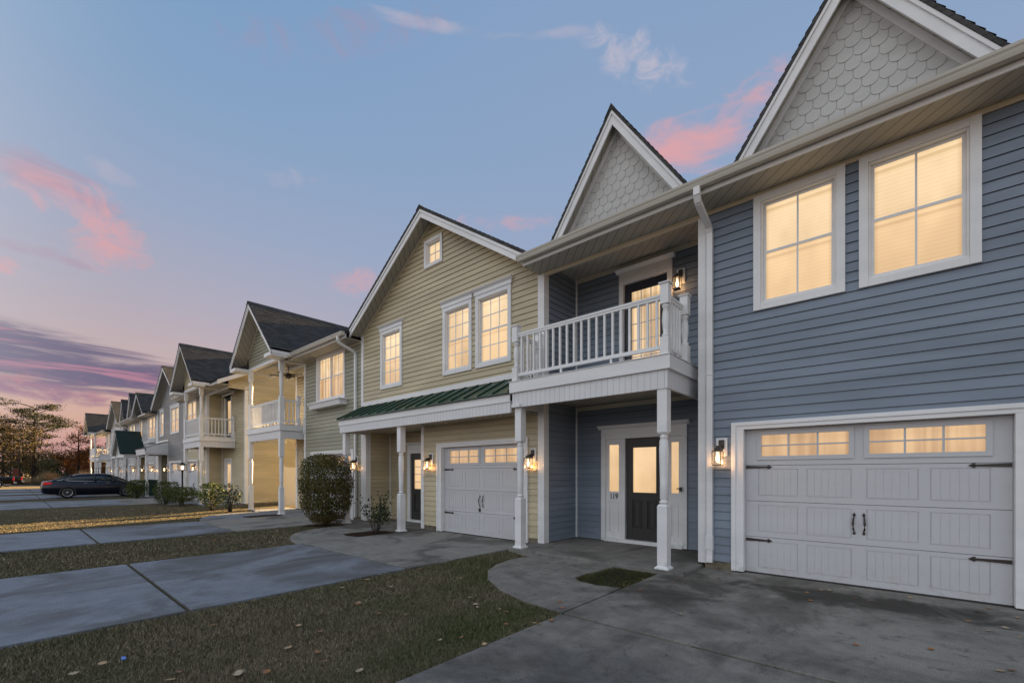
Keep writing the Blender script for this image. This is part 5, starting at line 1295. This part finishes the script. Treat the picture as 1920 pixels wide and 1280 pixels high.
def sedan(name, label, x, y0, paint='car paint', group=None):
    """nose towards +y, tail at y0; x = centre line"""
    r = thing(name, label, 'car', (x, y0+2.3, 0), group)
    # stations: (y from tail, deck/hood height, belt half-width, floor z)
    st = [(0.0, .78, .70, .42), (.06, .98, .82, .30), (.35, 1.04, .88, .24), (.9, 1.07, .91, .20), (1.6, 1.02, .92, .18), (2.6, .99, .92, .18), (3.4, .97, .92, .18), (3.9, .93, .90, .20), (4.35, .84, .86, .22), (4.6, .72, .76, .28), (4.68, .58, .66, .34)]
    rows = []
    for yy, zt, hw_, zf in st:
        half = [(hw_*.86, zf), (hw_*.98, zf+.12), (hw_*1.0, (zf+zt)/2), (hw_*.97, zt-.10), (hw_*.90, zt-.02), (hw_*.5, zt+.02)]
        rows.append([(x+a, y0+yy, z) for a, z in half]+[(x-a, y0+yy, z) for a, z in half[::-1]])
    bd = part('body', loft(MB(), rows), paint, r)
    for side in (1, -1):
        for wy in (1.07, 3.78):
            seg = 16; a_ = MB(); P_ = [(y0+wy+.37*math.cos(math.pi*k/seg), .33+.37*math.sin(math.pi*k/seg)) for k in range(seg+1)]
            P_ = [(P_[0][0], .12)]+P_+[(P_[-1][0], .12)]
            xs = sorted((x+side*.80, x+side*.925)); a_.prism(P_, xs[0], 'x', xs[1]); part('wheel_arch', a_, 'seal', r)
            wheel(r, x+side*.935, y0+wy, .335, side)
    # greenhouse: glass volume with roof and pillars in paint
    gh = [(.55, 1.06, .74, 1.06), (1.25, 1.36, .62, 1.02), (1.75, 1.44, .60, 1.0), (2.5, 1.46, .60, .99), (2.95, 1.42, .61, .98), (3.75, 1.0, .74, .96)]
    rows = []
    for yy, zt, hw_, zb in gh:
        half = [(.84, zb-.03), (hw_+.06, zt-.07), (hw_*.7, zt-.012)]
        rows.append([(x+a, y0+yy, z) for a, z in half]+[(x-a, y0+yy, z) for a, z in half[::-1]])
    part('windows', loft(MB(), rows), 'car glass', r)
    rows = []
    for yy, zt, hw_ in [(1.22, 1.345, .64), (1.5, 1.415, .63), (1.9, 1.455, .62), (2.45, 1.468, .62), (2.8, 1.448, .62), (3.0, 1.41, .63)]:
        half = [(hw_+.075, zt-.10), (hw_+.04, zt-.03), (hw_*.6, zt+.012)]
        rows.append([(x+a, y0+yy, z) for a, z in half]+[(x-a, y0+yy, z) for a, z in half[::-1]])
    part('roof', loft(MB(), rows), paint, r)
    for side in (1, -1):
        pl = MB()
        for pts in ([(.45, 1.05, .86), (.95, 1.22, .76), (1.3, 1.36, .69)], [(2.30, .98, .875), (2.28, 1.2, .775), (2.26, 1.40, .695)], [(3.78, .99, .84), (3.4, 1.2, .77), (2.95, 1.40, .70)]):
            pl.tube([(x+side*a, y0+yy, z) for yy, z, a in pts], .045, 6)
        part('pillars', pl, paint, r)
        part('window_trim', MB().tube([(x+side*.865, y0+1.05, 1.03), (x+side*.87, y0+2.3, 1.0), (x+side*.865, y0+3.5, .99)], .012, 5).tube([(x+side*.86, y0+.98, 1.05), (x+side*.80, y0+1.12, 1.19), (x+side*.72, y0+1.38, 1.345)], .012, 5), 'chrome', r)
        part('door_mirror', MB().lathe(x+side*.99, y0+3.15, [(.03, .98), (.09, 1.0), (.10, 1.06), (.06, 1.11)], 10), paint, r)
        part('tail_light', MB().prism([(y0+.04, .80), (y0+.42, .86), (y0+.40, .95), (y0+.10, .96)], min(x+side*.62, x+side*.895), 'x', max(x+side*.62, x+side*.895)), 'tail light', r)
        part('headlight', MB().prism([(y0+4.60, .62), (y0+4.25, .70), (y0+4.22, .80), (y0+4.50, .74)], min(x+side*.55, x+side*.85), 'x', max(x+side*.55, x+side*.85)), 'chrome', r)
        dh = MB()
        for yy in (1.75, 2.75): dh.box(x+side*.905, x+side*.935, y0+yy, y0+yy+.18, .86, .885)
        part('door_handles', dh, 'chrome', r)
    part('number_plate', MB().box(x-.16, x+.16, y0-.012, y0+.03, .56, .68), 'chrome', r)
    return r
sedan('parked_sedan', 'dark navy sedan with alloy wheels parked nose-in at the second row', -38.35, 1.30)
sedan('parked_sedan', 'dark car almost hidden behind the navy sedan', -42.9, 1.75, 'black paint')
def pickup(label, x, y0):
    """tail towards +y at y0"""
    r = thing('pickup_truck', label, 'pickup truck', (x, y0-2.8, 0), None)
    st = [(0, 1.10, .92, .50), (-.06, 1.14, .96, .46), (-1.7, 1.14, .98, .44), (-3.2, 1.12, .98, .42), (-4.4, 1.10, .97, .42), (-5.4, 1.02, .95, .45), (-5.7, .85, .88, .5)]
    rows = [[(x+a*s_, y0+yy, z) for s_, a, z in ((1, h_*.94, zf), (1, h_, (zf+zt)/2), (1, h_*.98, zt-.03), (1, h_*.93, zt), (-1, h_*.93, zt), (-1, h_*.98, zt-.03), (-1, h_, (zf+zt)/2), (-1, h_*.94, zf))] for yy, zt, h_, zf in st]
    part('body', loft(MB(), rows), 'black paint', r)
    rows = [[(x+a*s_, y0+yy, z) for s_, a, z in ((1, .90, 1.08), (1, b_, zt-.04), (1, b_*.8, zt), (-1, b_*.8, zt), (-1, b_, zt-.04), (-1, .90, 1.08))] for yy, zt, b_ in ((-1.85, 1.2, .88), (-2.0, 1.80, .74), (-3.3, 1.84, .74), (-4.2, 1.15, .85))]
    part('cab_windows', loft(MB(), rows), 'car glass', r)
    part('roof', MB().box(x-.70, x+.70, y0-3.35, y0-1.98, 1.80, 1.86), 'black paint', r, bevel=.03)
    for s_ in (1, -1):
        for wy in (-1.15, -4.6):
            seg = 14; P_ = [(y0+wy+.44*math.cos(math.pi*k/seg), .42+.44*math.sin(math.pi*k/seg)) for k in range(seg+1)]; P_ = [(P_[0][0], .3)]+P_+[(P_[-1][0], .3)]
            xs = sorted((x+s_*.85, x+s_*.985)); part('wheel_arch', MB().prism(P_, xs[0], 'x', xs[1]), 'seal', r); wheel(r, x+s_*.99, y0+wy, .40, s_, .26)
        part('tail_light', MB().box(x+s_*.80, x+s_*.985, y0-.12, y0+.015, .78, 1.06), 'tail light', r, bevel=.01)
    part('rear_bumper', MB().box(x-.93, x+.93, y0-.05, y0+.14, .48, .62), 'chrome', r, bevel=.02)
    return r
def at_x(px, X):
    k = (px-960)/831; return X*(CA+k*SA)/(k*CA-SA)
pickup('black pickup truck at the left edge, red tail light towards the houses', -66.9, at_x(27, -66.))
pickup('dark pickup truck farther off, showing only its red tail light', -76., at_x(42, -75.))
def bin_(label, x, y):
    r = thing('wheelie_bin', label, 'bin', (x, y, 0)); m = MB()
    m.add([(x-.24, y-.27, .04), (x+.24, y-.27, .04), (x+.24, y+.27, .04), (x-.24, y+.27, .04), (x-.30, y-.35, .98), (x+.30, y-.35, .98), (x+.30, y+.35, .98), (x-.30, y+.35, .98)], [(3, 2, 1, 0), (4, 5, 6, 7), (0, 1, 5, 4), (1, 2, 6, 5), (2, 3, 7, 6), (3, 0, 4, 7)])
    part('body', m, 'bin plastic', r, bevel=.02)
    part('lid', MB().prism([(y-.39, .985), (y-.36, 1.04), (y, 1.08), (y+.38, 1.05), (y+.38, .985)], x-.32, 'x', x+.32), 'bin plastic', r, bevel=.01)
    for s_ in (-1, 1): wheel(r, x+s_*.29, y+.27, .10, s_, .05)
bin_('dark green wheeled bin behind the square hedge', -36.9, 6.15); bin_('dark green wheeled bin far off by the green gabled porch', -45.3, 4.7)
